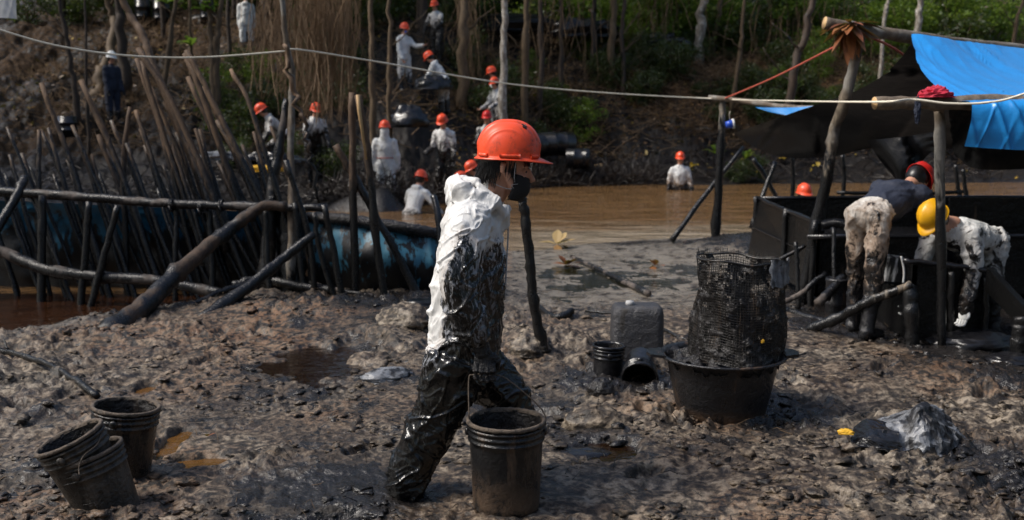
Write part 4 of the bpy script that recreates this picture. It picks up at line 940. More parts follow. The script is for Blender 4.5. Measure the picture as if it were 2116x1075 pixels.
# ------------------------------------------------------------------ basin with wire basket, jerrycan
p = onz(1510, 878); bx_, by_ = p.x, p.y + .26
bas = thing('basin', (bx_, by_, -.02), 'big black basin with tab handles holding the wire mesh basket', 'basin')
prof = [(.001, .0), (.235, .0), (.25, .012)] + [(.25 + .075 * (z / .34) ** .9, z) for z in np.linspace(.04, .33, 7)] + [(.33, .335), (.365, .342), (.37, .352), (.362, .358), (.335, .352), (.318, .33), (.29, .2), (.24, .03), (.001, .02)]
b = MB(); b.lathe(prof, 72); bo = b.build('bowl', M['basin'], bas); bas.scale = (.93, .93, .96)
for s in (-1, 1):
    hx = MB(); vs = []
    for zz_ in (.350, .366):
        for (x, y) in ((.345, -.11), (.43, -.07), (.445, 0), (.43, .07), (.345, .11), (.35, .05), (.35, -.05)): vs.append((s * x, y, zz_))
    hx.add(vs, [tuple(range(7)), tuple(range(7, 14))[::-1]] + [(k, (k + 1) % 7, 7 + (k + 1) % 7, 7 + k) for k in range(7)]); hx.build('tab_handle', M['gloss'], bas, smooth=False)
sl = MB(); vs = []; n = 40
xs = np.linspace(-.32, .32, n); XX, YY = np.meshgrid(xs, xs); rr = np.hypot(XX, YY); k_ = np.minimum(1, .325 / np.maximum(rr, 1e-6)); XX, YY = XX * k_, YY * k_
ZZ = .285 + np.abs(vn(XX * 12, YY * 12, seed=90)) * .09 + fbm(XX * 30, YY * 30, o=2, seed=91) * .02
i_ = np.arange(n * n).reshape(n, n); me = mesh_np('oily_debris', np.stack([XX.ravel(), YY.ravel(), ZZ.ravel()], -1), np.stack([i_[:-1, :-1], i_[:-1, 1:], i_[1:, 1:], i_[1:, :-1]], -1).reshape(-1, 4))
me.materials.append(M['sludge']); tag(link('oily_debris', me, bas), kind='stuff')
# wire basket
wb = at(1524, 745, by_); wbase = Vector((wb.x, by_ + .02, .30))
wroot = thing('wire_basket', wbase, 'upright roll of oil-clogged wire mesh standing in the black basin', 'basket')
Hb, NB, NZ = .545, 104, 40
def wpos(k, z):
    q = 2 * math.pi * k / NB; r0 = .245 - .030 * (z / Hb) + .013 * math.sin(3 * q + 5 * z) + .010 * math.sin(7 * q + 9 * z) + .010 * math.sin(2 * q + 14 * z)
    sq = 1 - .12 * (1 - z / Hb) * math.cos(q - 2.5)
    return Vector((r0 * math.cos(q) * 1.02, r0 * math.sin(q) * sq, z * (1 - .03 * math.cos(q)) + .006 * math.sin(5 * q)))
w_ = MB(); wr = random.Random(9)
for k in range(NB):
    zt = Hb + wr.uniform(-.03, .03); pts_ = [wpos(k, zt * i / 14) + Vector((wr.gauss(0, .0012), wr.gauss(0, .0012), 0)) for i in range(15)]; w_.tube(pts_, .0016, 3, cap=False)
for j in range(NZ + 1):
    z = Hb * j / NZ; w_.tube([wpos(k, z) for k in np.linspace(0, NB, NB // 2 + 1)], .0016, 3, cap=False)
w_.tube([wpos(k, Hb - .01) * 1.0 for k in np.linspace(0, NB, 60)], .006, 6, cap=False)
tag(w_.build('wire_mesh', M['wire'], wroot), kind='stuff')
cl = MB(); nk, nz = 130, 60; vs = [wpos(k * NB / nk, Hb * .985 * j / nz) * 1 for j in range(nz + 1) for k in range(nk)]
vs = [Vector((v_.x * .985, v_.y * .985, v_.z)) for v_ in vs]; va = np.array([tuple(v_) for v_ in vs]); keep = []
qn = fbm(va[:, 0] * 26, va[:, 1] * 26, va[:, 2] * 20, o=4, seed=95) + .35 * (.42 - va[:, 2] / Hb)
va = va + (va * np.array([1, 1, 0])) * (vn(va[:, 0] * 60, va[:, 1] * 60, va[:, 2] * 60, seed=96) * .045 + fbm(va[:, 0] * 14, va[:, 1] * 14, va[:, 2] * 14, o=2, seed=97) * .07)[:, None]
for j in range(nz):
    for k in range(nk):
        if qn[j * nk + k] > -.14 - .1 * (j < nz * .45): keep.append((j * nk + k, j * nk + (k + 1) % nk, (j + 1) * nk + (k + 1) % nk, (j + 1) * nk + k))
cl.add([tuple(x) for x in va], keep); cl.build('clogged_oil_film', M['sludge'], wroot)
def crumple(name, c, sx, sy, sz, mat, seed, parent=None, res=40, amp=.35, facet=True, base=True):
    """a crumpled plastic sheet or bag"""
    b_ = MB(); b_.ball((0, 0, 0), 1, res); v_ = np.array(b_.v)
    r = 1 + amp * (1 - 2 * np.abs(vn(v_[:, 0] * 1.7, v_[:, 1] * 1.7, v_[:, 2] * 1.7, seed=seed))) * .6 + amp * .6 * (1 - 2 * np.abs(vn(v_[:, 0] * 4.1, v_[:, 1] * 4.1, v_[:, 2] * 4.1, seed=seed + 1))) + amp * .3 * (1 - 2 * np.abs(vn(v_[:, 0] * 9, v_[:, 1] * 9, v_[:, 2] * 9, seed=seed + 2)))
    v_ = v_ * r[:, None] * np.array([sx, sy, sz]); 
    if base: v_[:, 2] = np.maximum(v_[:, 2], -sz * .25)
    b_.v = [tuple(x) for x in v_ + (np.array(c) if parent is not None else 0)]
    o = b_.build(name, M[mat], parent, None, smooth=not facet)
    if parent is None: o.location = c
    return o
# torn plastic caught on the basket
q0 = wpos(92, Hb) ; 
tp = MB(); vs = []
for j in range(14):
    for i in range(9):
        kk_ = 88 + i * 1.6; z = Hb + .01 - j * .011; p_ = wpos(kk_, z) * 1.05; vs.append(Vector((p_.x + .006 * math.sin(i * 2.1 + j), p_.y - .012 * math.sin(i * 1.7) - .002 * j, z + .008 * math.sin(i * 1.3))))
tp.add(vs, [(j * 9 + i, j * 9 + i + 1, (j + 1) * 9 + i + 1, (j + 1) * 9 + i) for j in range(13) for i in range(8)]); tp.build('torn_plastic', M['silver'], wroot)
for (k_1, z_, s_) in ((82, .33, .03), (84, .13, .016)):
    pp = wpos(k_1, z_); crumple('caught_scrap', (pp.x * 1.02, pp.y * 1.02, pp.z), s_ * .5, .006, s_ * .8, 'silver' if z_ > .3 else 'yellow', int(k_1), wroot, 8, .5)

p = onz(1320, 752); jc = thing('jerrycan', (p.x, p.y + .14, -.03), 'oil-coated grey jerrycan standing behind the small pails', 'jerrycan')
def rbox(w, d, h, r, n=6):
    rows = []
    for (z, ins) in ((0, .02), (.02, .004), (.05, 0), (h * .5, -.002), (h - .06, 0), (h - .02, .012), (h - .004, .04), (h, .07)):
        ring = []
        for cxs, cys, a0 in ((1, 1, 0), (-1, 1, 90), (-1, -1, 180), (1, -1, 270)):
            for k in range(n + 1):
                q = R(a0 + 90 * k / n); ring.append(((cxs * (w / 2 - r) + (r - ins * .6) * math.cos(q)) * (1 - ins * .5), (cys * (d / 2 - r) + (r - ins * .6) * math.sin(q)) * (1 - ins * .5), z))
        rows.append(ring)
    m_ = MB(); nn = len(rows[0]); vs = [v for r_ in rows for v in r_]
    fs = [(i * nn + k, i * nn + (k + 1) % nn, (i + 1) * nn + (k + 1) % nn, (i + 1) * nn + k) for i in range(len(rows) - 1) for k in range(nn)] + [tuple(range(nn))[::-1], tuple((len(rows) - 1) * nn + k for k in range(nn))]
    m_.add(vs, fs); return m_
M['can'] = mat_oil('oily_can', (0.028, 0.028, 0.031), .35, .6, (0.05, 0.045, 0.04), .3, .9, 18)
rbox(.335, .24, .40, .05).build('can_body', M['can'], jc)
c_ = MB(); c_.tube([(-.05, -.02, .395), (-.05, -.02, .425)], [.03, .028], 12); c_.build('cap', M['strap'], jc)

# rubbish bag
p = onz(1868, 935)
bag = thing('rubbish_bag', (p.x, p.y + .12, 0), 'crumpled black and silver plastic bag lying on the mud at right', 'bag')
def film(name, px0, pts3, mat, nu=46, nv=30, seed=0, amp=.02, parent=None):
    """sheet through a 3-D control net (rows of points), creased like polythene"""
    rows = [bend([Vector(q_) for q_ in r_], 8) for r_ in pts3]; L = len(rows[0]); cols = [bend([r_[i] for r_ in rows], 8) for i in range(L)]
    nv_ = len(cols[0]); V = np.array([[tuple(cols[i][j]) for i in range(L)] for j in range(nv_)]).reshape(-1, 3)
    X, Y, Z = V.T; s1 = 1 - 2 * np.abs(vn(X * 9 + seed, Y * 9, Z * 9, seed=seed)); s2 = 1 - 2 * np.abs(vn(X * 24, Y * 24 + seed, Z * 24, seed=seed + 1)); s3 = 1 - 2 * np.abs(vn(X * 50, Y * 50, Z * 50 + seed, seed=seed + 2))
    dd = (s1 * .8 + s2 * .5 + s3 * .25) * amp; d2 = (1 - 2 * np.abs(vn(X * 13 + 5, Y * 13, Z * 13, seed=seed + 7))) * amp; V = V + np.stack([d2 * .7, -dd * .8, dd * .5 + d2 * .3], -1)
    i_ = np.arange(L * nv_).reshape(nv_, L); f = np.stack([i_[:-1, :-1], i_[:-1, 1:], i_[1:, 1:], i_[1:, :-1]], -1).reshape(-1, 4)
    org = np.array(parent.location) if parent is not None else 0
    me_ = mesh_np(name, V - org, f, smooth=False); me_.materials.append(M[mat]); return link(name, me_, parent)
def bw(px, py, dy): return at(px, py, p.y + .12 + dy)
film('crumpled_film', 0, [[bw(1765, 895, .1), bw(1810, 868, .18), bw(1870, 850, .16), bw(1925, 842, .12), bw(1985, 900, .2)],
                          [bw(1758, 915, -.02), bw(1805, 885, .0), bw(1860, 870, -.02), bw(1905, 838, -.03), bw(1990, 912, .05)],
                          [bw(1775, 925, -.12), bw(1820, 915, -.13), bw(1868, 915, -.13), bw(1912, 880, -.12), bw(1975, 925, -.10)],
                          [bw(1790, 935, -.1), bw(1830, 935, -.17), bw(1875, 950, -.17), bw(1905, 945, -.18), bw(1950, 948, -.15)]], 'silver', seed=3, amp=.024, parent=bag)
film('dark_fold', 0, [[bw(1760, 885, .05), bw(1790, 868, .05), bw(1850, 880, .0)], [bw(1757, 910, -.08), bw(1800, 900, -.14), bw(1855, 905, -.16)], [bw(1775, 925, -.15), bw(1815, 928, -.19), bw(1862, 935, -.19)]], 'gloss', seed=8, amp=.014, parent=bag)
film('dark_fold', 0, [[bw(1930, 860, .05), bw(1955, 875, .07), bw(1990, 905, .1)], [bw(1925, 900, -.05), bw(1955, 905, -.04), bw(1993, 925, 0)], [bw(1915, 935, -.12), bw(1945, 945, -.13), bw(1980, 940, -.1)]], 'sludge', seed=12, amp=.014, parent=bag)
yb = bw(1748, 894, -.1); o = crumple('yellow_scrap', (yb.x, yb.y, yb.z), .035, .03, .014, 'yellow', 5, None, 10, .3); tag(o, 'bright yellow scrap at the left end of the crumpled bag', 'scrap')
# ------------------------------------------------------------------ stake fence (left)
def A(px, py, Y): return at(px, py, Y)
fence = thing('stake_fence', A(340, 560, 9.8), 'long fence of leaning oiled stakes with log rail and blue sheet at left', 'fence')
def fpart(name, mat, mb): return part(mb, name, mat, fence)
fpart('top_rail', M['rail'], stickmb([A(-260, 385, 9.9), A(0, 397, 9.7), A(180, 408, 9.55), A(340, 420, 9.45), A(500, 426, 9.4), A(676, 431, 9.3)], .050, .036, 10, 1, .004, 6))
st = [  # top x,y, (mid), bottom, thickness in photo px
 ((85, 172), (154, 360), (200, 520), 17, 9.75), ((168, 167), (251, 360), (310, 530), 18, 9.8), ((281, 122), (332, 268), (392, 500), 14, 9.9), ((293, 126), (345, 300), (420, 520), 15, 9.8),
 ((284, 100), (370, 240), (470, 480), 17, 9.7), ((382, 112), (419, 200), (535, 540), 18, 9.75), ((386, 106), (452, 235), (575, 480), 17, 9.6), ((388, 160), (476, 355), (560, 540), 16, 9.9),
 ((476, 144), (522, 235), (605, 500), 13, 9.5), ((448, 250), (495, 335), (560, 500), 15, 9.8), ((160, 282), (200, 400), (250, 560), 13, 9.8), ((203, 280), (250, 400), (300, 540), 14, 9.9),
 ((82, 268), (80, 360), (84, 520), 15, 9.7), ((268, 222), (256, 330), (260, 520), 16, 9.9), ((280, 228), (318, 340), (370, 520), 13, 9.85), ((412, 268), (435, 350), (490, 520), 14, 9.9),
 ((100, 265), (130, 370), (180, 540), 13, 9.9), ((20, 320), (45, 410), (90, 560), 13, 9.85), ((45, 318), (72, 400), (120, 560), 14, 9.7), ((-20, 300), (10, 400), (60, 540), 14, 9.8),
 ((230, 250), (290, 400), (345, 560), 13, 10.0), ((310, 180), (380, 340), (450, 540), 13, 10.0), ((340, 210), (400, 350), (460, 540), 13, 10.05), ((365, 250), (430, 400), (500, 570), 12, 10.0),
 ((420, 180), (480, 310), (590, 560), 13, 10.0), ((500, 300), (540, 400), (590, 560), 12, 9.9), ((530, 320), (560, 430), (600, 570), 12, 9.9), ((-70, 280), (-30, 400), (20, 560), 14, 9.8), ((-130, 270), (-90, 400), (-40, 560), 14, 9.8),
 ((140, 330), (165, 420), (205, 560), 11, 10.0), ((190, 320), (215, 420), (262, 560), 12, 9.7), ((10, 360), (40, 450), (75, 570), 11, 9.95), ((355, 300), (395, 420), (440, 570), 12, 9.7), ((455, 340), (500, 450), (545, 580), 12, 9.75),
 ((245, 330), (275, 430), (322, 560), 11, 10.1), ((300, 300), (335, 420), (385, 560), 12, 10.1), ((520, 390), (545, 470), (580, 590), 10, 9.8), ((325, 390), (350, 470), (390, 570), 11, 9.6), ((60, 395), (90, 470), (130, 570), 10, 9.6)]
fr_ = random.Random(21)
for k_ in range(18): x_ = -60 + k_ * 36 + fr_.uniform(-12, 12); y_ = fr_.uniform(255, 370); st.append(((x_, y_), (x_ + (420 - y_) * fr_.uniform(.30, .45), 420), (x_ + (420 - y_) * .4 + fr_.uniform(45, 75), 570), fr_.uniform(9, 13), fr_.uniform(9.6, 10.1)))
def extend(a, b, z):
    d = b - a; t = (z - a.z) / d.z if abs(d.z) > 1e-3 else 1
    return a + d * max(1.0, t)
for i, (a, mid, b, w, Y) in enumerate(st):
    pa, pm, pb = A(*a, Y + .12), A(*mid, Y), A(*b, Y - .12); pe = extend(pm, pb, -.5); r = w / 2 / FPX * Y * .85
    mb = stickmb([pa, pm, pb, pe], r * .72, r * 1.1, 8, 100 + i, .003, 5)
    o = fpart('stake', M['stake'], mb); o.data.materials.append(M['cut'])
    if i in (0, 2, 5, 6, 9, 10, 14): o.data.polygons[-2].material_index = 1
for (a, b, w, Y) in [((88, 405), (85, 600), 17, 9.35), ((184, 418), (168, 620), 16, 9.2), ((243, 425), (190, 622), 15, 9.1), ((432, 430), (440, 590), 13, 9.4), ((365, 425), (362, 585), 12, 9.4), ((610, 420), (628, 620), 14, 9.2), ((548, 430), (560, 640), 13, 9.1), ((-40, 400), (-50, 600), 15, 9.4)]:
    pa, pb = A(*a, Y + .1), A(*b, Y); pe = extend(pa, pb, -.45); fpart('front_stake', M['stake'], stickmb([pa, (pa + pb) / 2, pe], w / 2 / FPX * Y * .9, w / 2 / FPX * Y * 1.1, 8, int(a[0]), .003, 6))
for (P, w, Y) in [([(728, 190), (730, 400), (736, 640)], 15, 9.1), ([(740, 197), (762, 330), (775, 470), (795, 625)], 15, 8.95), ([(694, 300), (745, 390), (800, 490), (870, 625)], 15, 9.15), ([(668, 425), (690, 520), (708, 620)], 13, 8.9), ([(650, 440), (662, 520), (690, 610)], 11, 9.0), ([(590, 330), (640, 500), (650, 620)], 12, 9.1)]:
    pp = [A(*q_, Y) for q_ in P]; pe = extend(pp[-2], pp[-1], -.3); r = w / 2 / FPX * Y; o = fpart('stake', M['stake'], stickmb(pp[:-1] + [pe], r, r * 1.15, 9, P[0][0], .004, 6))
sp_ = MB(); sp_.tube([A(739, 196, 8.9), A(742, 230, 8.9), A(757, 330, 8.9)], [.017, .016, .008], 7, .4); fpart('split_top', M['cut'], sp_)
# sheeting hung behind the stakes
def wsheet(name, rows, mat, amp=.05, freq=2.2, nu=10, seed=0, fold=(1.0, .25)):
    g = [bend([A(*q_) for q_ in r_], nu) for r_ in rows]; L = len(g[0]); cols = [bend([r_[i] for r_ in g], 14) for i in range(L)]; H_ = len(cols[0])
    V = np.array([[tuple(cols[i][j]) for i in range(L)] for j in range(H_)]); X, Y, Z = V[..., 0], V[..., 1], V[..., 2]
    d = (1 - 2 * np.abs(vn((X + Z * .3) * freq * fold[0] * 2, Z * freq * fold[1], seed=seed))) * amp + crease(vn((X + Z * .35) * freq * 2.2 * fold[0], (Z + Y) * freq * fold[1] * .8, seed=seed + 4), .14) * amp * .8 + crease(vn((X - Z * .3) * freq * 4.5 * fold[0], (Z + Y) * freq * fold[1] * 1.5, seed=seed + 6), .2) * amp * .35 + fbm(X * 3, Y * 3, Z * 3, o=2, seed=seed + 1) * amp * .35
    V = V + np.stack([d * .15, -d, d * .1], -1); i_ = np.arange(L * H_).reshape(H_, L)
    f = np.stack([i_[:-1, :-1], i_[:-1, 1:], i_[1:, 1:], i_[1:, :-1]], -1).reshape(-1, 4); me_ = mesh_np(name, V.reshape(-1, 3), f); me_.materials.append(mat); return me_
def fsheet(name, rows, mat, **k):
    me_ = wsheet(name, rows, mat, **k); setco(me_, coords(me_) - np.array(fence.location)); return link(name, me_, fence)
fsheet('blue_sheet', [[(-260, 408, 10.25), (0, 415, 10.2), (200, 424, 10.1), (400, 432, 10.0), (560, 440, 9.9), (660, 445, 9.8)], [(-260, 470, 10.35), (0, 475, 10.3), (200, 485, 10.2), (400, 490, 10.1), (560, 500, 10), (660, 510, 9.85)],
                      [(-260, 600, 10.3), (0, 600, 10.25), (200, 600, 10.2), (400, 605, 10.1), (560, 610, 9.95), (660, 615, 9.8)]], M['fencetarp'], amp=.06, seed=5)
M['panel'] = mat_tarp('stained_blue_barrel_panel', (0.045, 0.17, 0.25), None, .5, 2.8, (.34, .46))
fsheet('barrier_panel', [[(640, 462, 9.55), (700, 462, 9.5), (770, 470, 9.45), (840, 480, 9.45), (905, 492, 9.55), (960, 500, 9.8)], [(640, 530, 9.45), (700, 530, 9.38), (770, 535, 9.32), (840, 545, 9.32), (905, 555, 9.45), (960, 560, 9.8)],
                         [(640, 612, 9.55), (700, 615, 9.5), (770, 620, 9.45), (840, 625, 9.45), (905, 630, 9.55), (960, 625, 9.8)]], M['panel'], amp=.05, freq=1.8, seed=9)
lp = bend([A(560, 452, 9.75), A(640, 450, 9.6), A(700, 453, 9.45), A(770, 462, 9.4), A(840, 472, 9.4), A(905, 484, 9.5), A(965, 492, 9.8)], 9); lm = MB(); lm.tube(lp, .055, 12, .25, seed=4); o = fpart('oil_coated_lip', M['sludge'], lm)
lp = bend([A(640, 585, 9.3), A(700, 600, 9.1), A(770, 612, 8.95)], 6); lm = MB(); lm.tube(lp, .022, 8, .15, seed=4); fpart('bottom_pole', M['rail'], lm)
for (x, y) in ((352, 424), (412, 430), (455, 424), (560, 415)):
    t_ = MB(); c_ = A(x, y, 9.42)
    for k in range(3): t_.tube([c_ + Vector((k * .012, .055 * math.cos(q), .055 * math.sin(q))) for q in np.linspace(0, 2 * math.pi, 13)], .006, 5)
    t_.tube([c_ + Vector((0, -.055, 0)), c_ + Vector((.03, -.07, -.06))], .006, 5); fpart('binding', M['gloss'], t_)

def log(label, P, r0, r1, mat, name='log', seed=0, cat='log', wob=.003, seg=7, extra=(), group=None, n=11, cutends=False, lie=False):
    pts_ = [A(*q_) for q_ in P]
    if lie: pts_ = [onz(q_[0], q_[1], .03) for q_ in P]; pts_ = [Vector((q_.x, q_.y, gz(q_.x, q_.y) + r1 * .7 + .012)) for q_ in pts_]
    low = min(pts_, key=lambda v_: v_.z); mb = stickmb(pts_, r0, r1, n, seed, wob, seg, None, .16)
    for e_ in extra: stickmb([A(*q_) for q_ in e_[0]], e_[1], e_[2], 8, seed + 3, wob, 5, mb)
    nf = len(mb.f)
    o = mb.build(name, [M[mat], M['cut']], None, low); tag(o, label, cat, group)
    if cutends and not extra: o.data.polygons[nf - 2].material_index = 1
    return o
log('thick forked log propping the fence rail, foot in the mud', [(590, 425, 9.15), (540, 428, 9.1), (480, 470, 8.95), (400, 535, 8.6), (345, 585, 8.3), (285, 645, 7.9), (215, 695, 7.45)], .040, .092, 'log', seed=2, wob=.005, extra=[([(400, 535, 8.6), (420, 545, 8.75)], .03, .02)])
log('dark straight log leaning from the mud to the thick post', [(648, 484, 8.75), (590, 530, 8.6), (510, 595, 8.3), (415, 665, 7.9)], .036, .058, 'blacklog', seed=3)
log('thin pale-topped branch lying at the foot of the dark leaning log', [(520, 585, 8.8), (460, 602, 8.6), (380, 635, 8.3), (310, 655, 8.15)], .030, .018, 'rail', seed=5)
log('stubby black log lying behind the forked prop', [(690, 600, 9.1), (620, 592, 9.2), (540, 578, 9.3), (480, 590, 9.2)], .045, .04, 'blacklog', seed=7)
log('long wet grey log floating along the pool under the stakes', [(-120, 505, 9.6), (0, 520, 9.5), (90, 556, 9.35), (200, 572, 9.2), (330, 582, 9.1), (480, 612, 9.0)], .060, .045, 'rail', seed=11)
log('short brown pole leaning on the rail at the left edge', [(52, 368, 9.4), (30, 410, 9.2), (-10, 480, 9.0), (-60, 560, 8.8)], .040, .038, 'post', seed=12)
log('thick black post standing where the fence rail ends', [(600, 430, 9.55), (604, 520, 9.5), (606, 640, 9.4)], .13, .14, 'blacklog', name='post', cat='post', seed=13, n=14)
log('tall blue-grey wet plank leaning behind the end of the rail', [(592, 205, 9.7), (578, 300, 9.6), (562, 400, 9.5), (548, 600, 9.35)], .028, .075, 'rail', name='plank', cat='plank', seed=14)
log('tall crooked bare pole rising over the fence with a peeled tip', [(582, -60, 9.6), (588, 60, 9.65), (604, 160, 9.7), (600, 300, 9.6), (604, 450, 9.4), (600, 620, 9.3)], .022, .040, 'pole', name='pole', cat='pole', seed=15)
log('thin twisted dead branch hanging beside the crooked pole', [(590, 90, 9.5), (604, 180, 9.45), (628, 260, 9.4), (640, 320, 9.4), (660, 420, 9.4)], .024, .014, 'stake', name='branch', cat='branch', seed=16, wob=.02)
log('thick long pole slanting from the top edge down over the stakes', [(240, -30, 10.3), (268, 30, 10.3), (298, 80, 10.2), (322, 150, 10.1), (402, 335, 9.9), (470, 520, 9.7)], .032, .044, 'stake', name='pole', cat='pole', seed=17)
log('upright oil-black stake beyond the boy, stuck in the grey mud', [(1078, 408, 6.6), (1084, 440, 6.6), (1095, 540, 6.6), (1102, 620, 6.6), (1118, 700, 6.6), (1130, 752, 6.6)], .028, .036, 'blacklog', name='stake', cat='stake', seed=18)
log('black tube leaning out of the water just behind the boy\'s back', [(896, 405, 9.3), (906, 450, 9.2), (915, 560, 9.1)], .030, .032, 'gloss', name='pipe', cat='pipe', seed=19, wob=.001)
log('forked wet twig lying on the mud at the left edge', [(-15, 722, 6.9), (10, 728, 6.85), (75, 748, 6.55), (130, 775, 6.25), (200, 818, 5.85)], .014, .020, 'blacklog', name='branch', cat='branch', lie=True, seed=20, extra=[([(16, 722, 6.85), (6, 700, 6.9)], .010, .005)])
log('black stick lying on the mud behind the jerrycan', [(1115, 632, 8.6), (1150, 650, 8.4), (1183, 646, 8.4)], .022, .03, 'blacklog', lie=True, seed=22)
log('grey stick lying across the wet mud past the yellow leaf', [(1180, 525, 11.6), (1260, 560, 10.6), (1340, 600, 9.6)], .022, .030, 'rail', lie=True, seed=23)
log('long thin stick lying on the flat mud left of the basket', [(1210, 640, 8.4), (1300, 655, 8.2), (1420, 700, 7.4)], .010, .012, 'blacklog', lie=True, seed=24)
log('thin twig lying by the right rim of the basin', [(1580, 735, 6.6), (1620, 742, 6.5), (1665, 740, 6.5)], .007, .006, 'stake', name='twig', cat='twig', lie=True, seed=25)

# half-buried sacks and lumps in the mud
def lump(label, px, py, w, d, h, mat, seed, name='sack', cat='sack', dz=0, rz=0):
    q_ = onz(px, py); o = crumple(name, (q_.x, q_.y, gz(q_.x, q_.y) + dz), w, d, h, mat, seed, None, 26, .22, facet=False); o.rotation_euler = (0, 0, rz); return tag(o, label, cat)
lump('big mud-covered sack half buried behind the boy\'s back', 838, 690, .20, .24, .13, 'mud', 3, rz=.3)
lump('pale grey rounded sack beside the dark pool', 775, 735, .17, .20, .09, 'mud', 4, rz=.2)
lump('flat pale sack below the mud-covered sack at the pool edge', 800, 775, .15, .11, .05, 'silver', 6, rz=.5)
lump('dark rounded lump behind the upright oil-black stake', 1095, 735, .13, .16, .09, 'mud', 7)
lump('thick curled muddy tube in front of the small pails', 1235, 880, .17, .08, .09, 'mud', 8, rz=-.2)
lump('black clod in front of the small upright pail', 1240, 822, .07, .07, .06, 'sludge', 9, name='clod', cat='clod')
lump('crumpled black sheet on the mud near the barrier panel', 870, 632, .20, .14, .05, 'blacksheet', 10, name='sheet', cat='plastic sheet')
lump('crumpled black plastic heap at the foot of the front trough', 2010, 712, .27, .18, .09, 'gloss', 11, name='plastic_heap', cat='plastic sheet')
lump('flat oily plastic at the right edge near the wooden post', 2110, 745, .22, .14, .05, 'gloss', 12, name='plastic_sheet', cat='plastic sheet')
lump('shiny black oily plastic trodden into the mud by the boy\'s bucket', 1190, 925, .17, .10, .03, 'gloss', 13, name='plastic_sheet', cat='plastic sheet')

# clods thrown up by boots: lumps of mud lying on the mud
def clods(n, seed):
    g = np.random.default_rng(seed); t_ = (1 + 5 ** .5) / 2
    V = np.array([(-1, t_, 0), (1, t_, 0), (-1, -t_, 0), (1, -t_, 0), (0, -1, t_), (0, 1, t_), (0, -1, -t_), (0, 1, -t_), (t_, 0, -1), (t_, 0, 1), (-t_, 0, -1), (-t_, 0, 1)]); V /= np.linalg.norm(V[0])
    F = [(0, 11, 5), (0, 5, 1), (0, 1, 7), (0, 7, 10), (0, 10, 11), (1, 5, 9), (5, 11, 4), (11, 10, 2), (10, 7, 6), (7, 1, 8), (3, 9, 4), (3, 4, 2), (3, 2, 6), (3, 6, 8), (3, 8, 9), (4, 9, 5), (2, 4, 11), (6, 2, 10), (8, 6, 7), (9, 8, 1)]
    V = [tuple(v_) for v_ in V]; mid = {}; F2 = []
    def mp(a, b):
        k = (min(a, b), max(a, b))
        if k not in mid: q_ = (np.array(V[a]) + np.array(V[b])); q_ /= np.linalg.norm(q_); V.append(tuple(q_)); mid[k] = len(V) - 1
        return mid[k]
    for a, b, c in F: x, y, z = mp(a, b), mp(b, c), mp(c, a); F2 += [(a, x, z), (b, y, x), (c, z, y), (x, y, z)]
    V = np.array(V); F2 = np.array(F2); U_ = 1 / g.uniform(1 / 12.0, 1 / 3.1, n * 3); Y = U_; X = g.uniform(-.58, .58, n * 3) * Y
    keep = (Y < np.interp(X, *zip(*SN)) - .25) & (fbm(X * 1.6, Y * 1.6, o=3, seed=66) > -.12) & ~((X > -.3) & (Y > 8.6) & (X < 3.2)); X, Y = X[keep][:n], Y[keep][:n]; n = len(X); Z = terrain(X, Y)
    s_ = (.006 + .030 * g.random(n) ** 2.6)[:, None, None]; sq = np.stack([g.uniform(.7, 1.5, n), g.uniform(.7, 1.3, n), g.uniform(.28, .6, n)], -1)[:, None, :]
    P = V[None] * sq * (1 + .34 * g.normal(0, 1, (n, len(V), 1))); a = g.uniform(0, 6.28, n)[:, None]; x_ = P[..., 0] * np.cos(a) - P[..., 1] * np.sin(a); y_ = P[..., 0] * np.sin(a) + P[..., 1] * np.cos(a); P = np.stack([x_, y_, P[..., 2]], -1) * s_ + np.stack([X, Y, Z + s_[:, 0, 0] * .02], -1)[:, None, :]
    f = (F2[None] + (np.arange(n) * len(V))[:, None, None]).reshape(-1, 3); _, oil_, rust_, lit_, wet_, hill_ = terrain(X, Y, True); me_ = mesh_np('mud_clods', P.reshape(-1, 3), f)
    for nm, ar in (('oil', oil_), ('rust', rust_), ('wet', wet_ * .3)): attrf(me_, nm, np.repeat(ar, len(V)))
    me_.materials.append(M['mud']); return tag(link('mud_clods', me_), kind='stuff')
clods(5200, 31)

# dry leaves
def leafclump(label, px, py, Y, mat, n, rad, ll, seed, name='dry_leaf', cat='leaf', z=None, down=0):
    r_ = random.Random(seed); c_ = A(px, py, Y) if Y else onz(px, py, .03); mb = MB(); hue = []
    for k in range(n):
        a_ = r_.uniform(0, 6.28); e_ = r_.uniform(-.3, .9) if not down else r_.uniform(-1.5, .2); d_ = Vector((math.cos(a_) * math.cos(e_), math.sin(a_) * math.cos(e_), math.sin(e_))); L = ll * r_.uniform(.7, 1.2); s_ = d_.cross(Vector((0, 0, 1)) + d_ * .1).normalized() * L * (.26 if n < 20 else .16)
        p0 = c_ + d_ * rad * .2; cur = Vector((0, 0, -1)) * L * .15; pts_ = []
        for t_, w in ((0, .15), (.25, .8), (.5, 1), (.75, .7), (1, .05)): q_ = p0 + d_ * L * t_ + cur * t_ * t_; pts_ += [q_ - s_ * w + Vector((0, 0, .25 * L * .16 * w)), q_, q_ + s_ * w + Vector((0, 0, .25 * L * .16 * w))]
        mb.add(pts_, [(3 * i + j, 3 * i + j + 1, 3 * i + j + 4, 3 * i + j + 3) for i in range(4) for j in range(2)]); hue += [r_.random()] * 15
    o = mb.build(name, M[mat], None, c_, smooth=False); attrf(o.data, 'hue', hue); return tag(o, label, cat)
leafclump('pale yellow star-shaped dry leaf on the mud bank', 1150, 505, 12.6, 'leaf_tan', 11, .1, .22, 1)
leafclump('curled rusty dry leaf standing in wet mud', 1172, 548, 11.0, 'leaf_rust', 12, .06, .17, 2)
leafclump('small cluster of tan dry leaves on the dark film of water', 1355, 550, 10.9, 'leaf_rust', 8, .12, .13, 3)
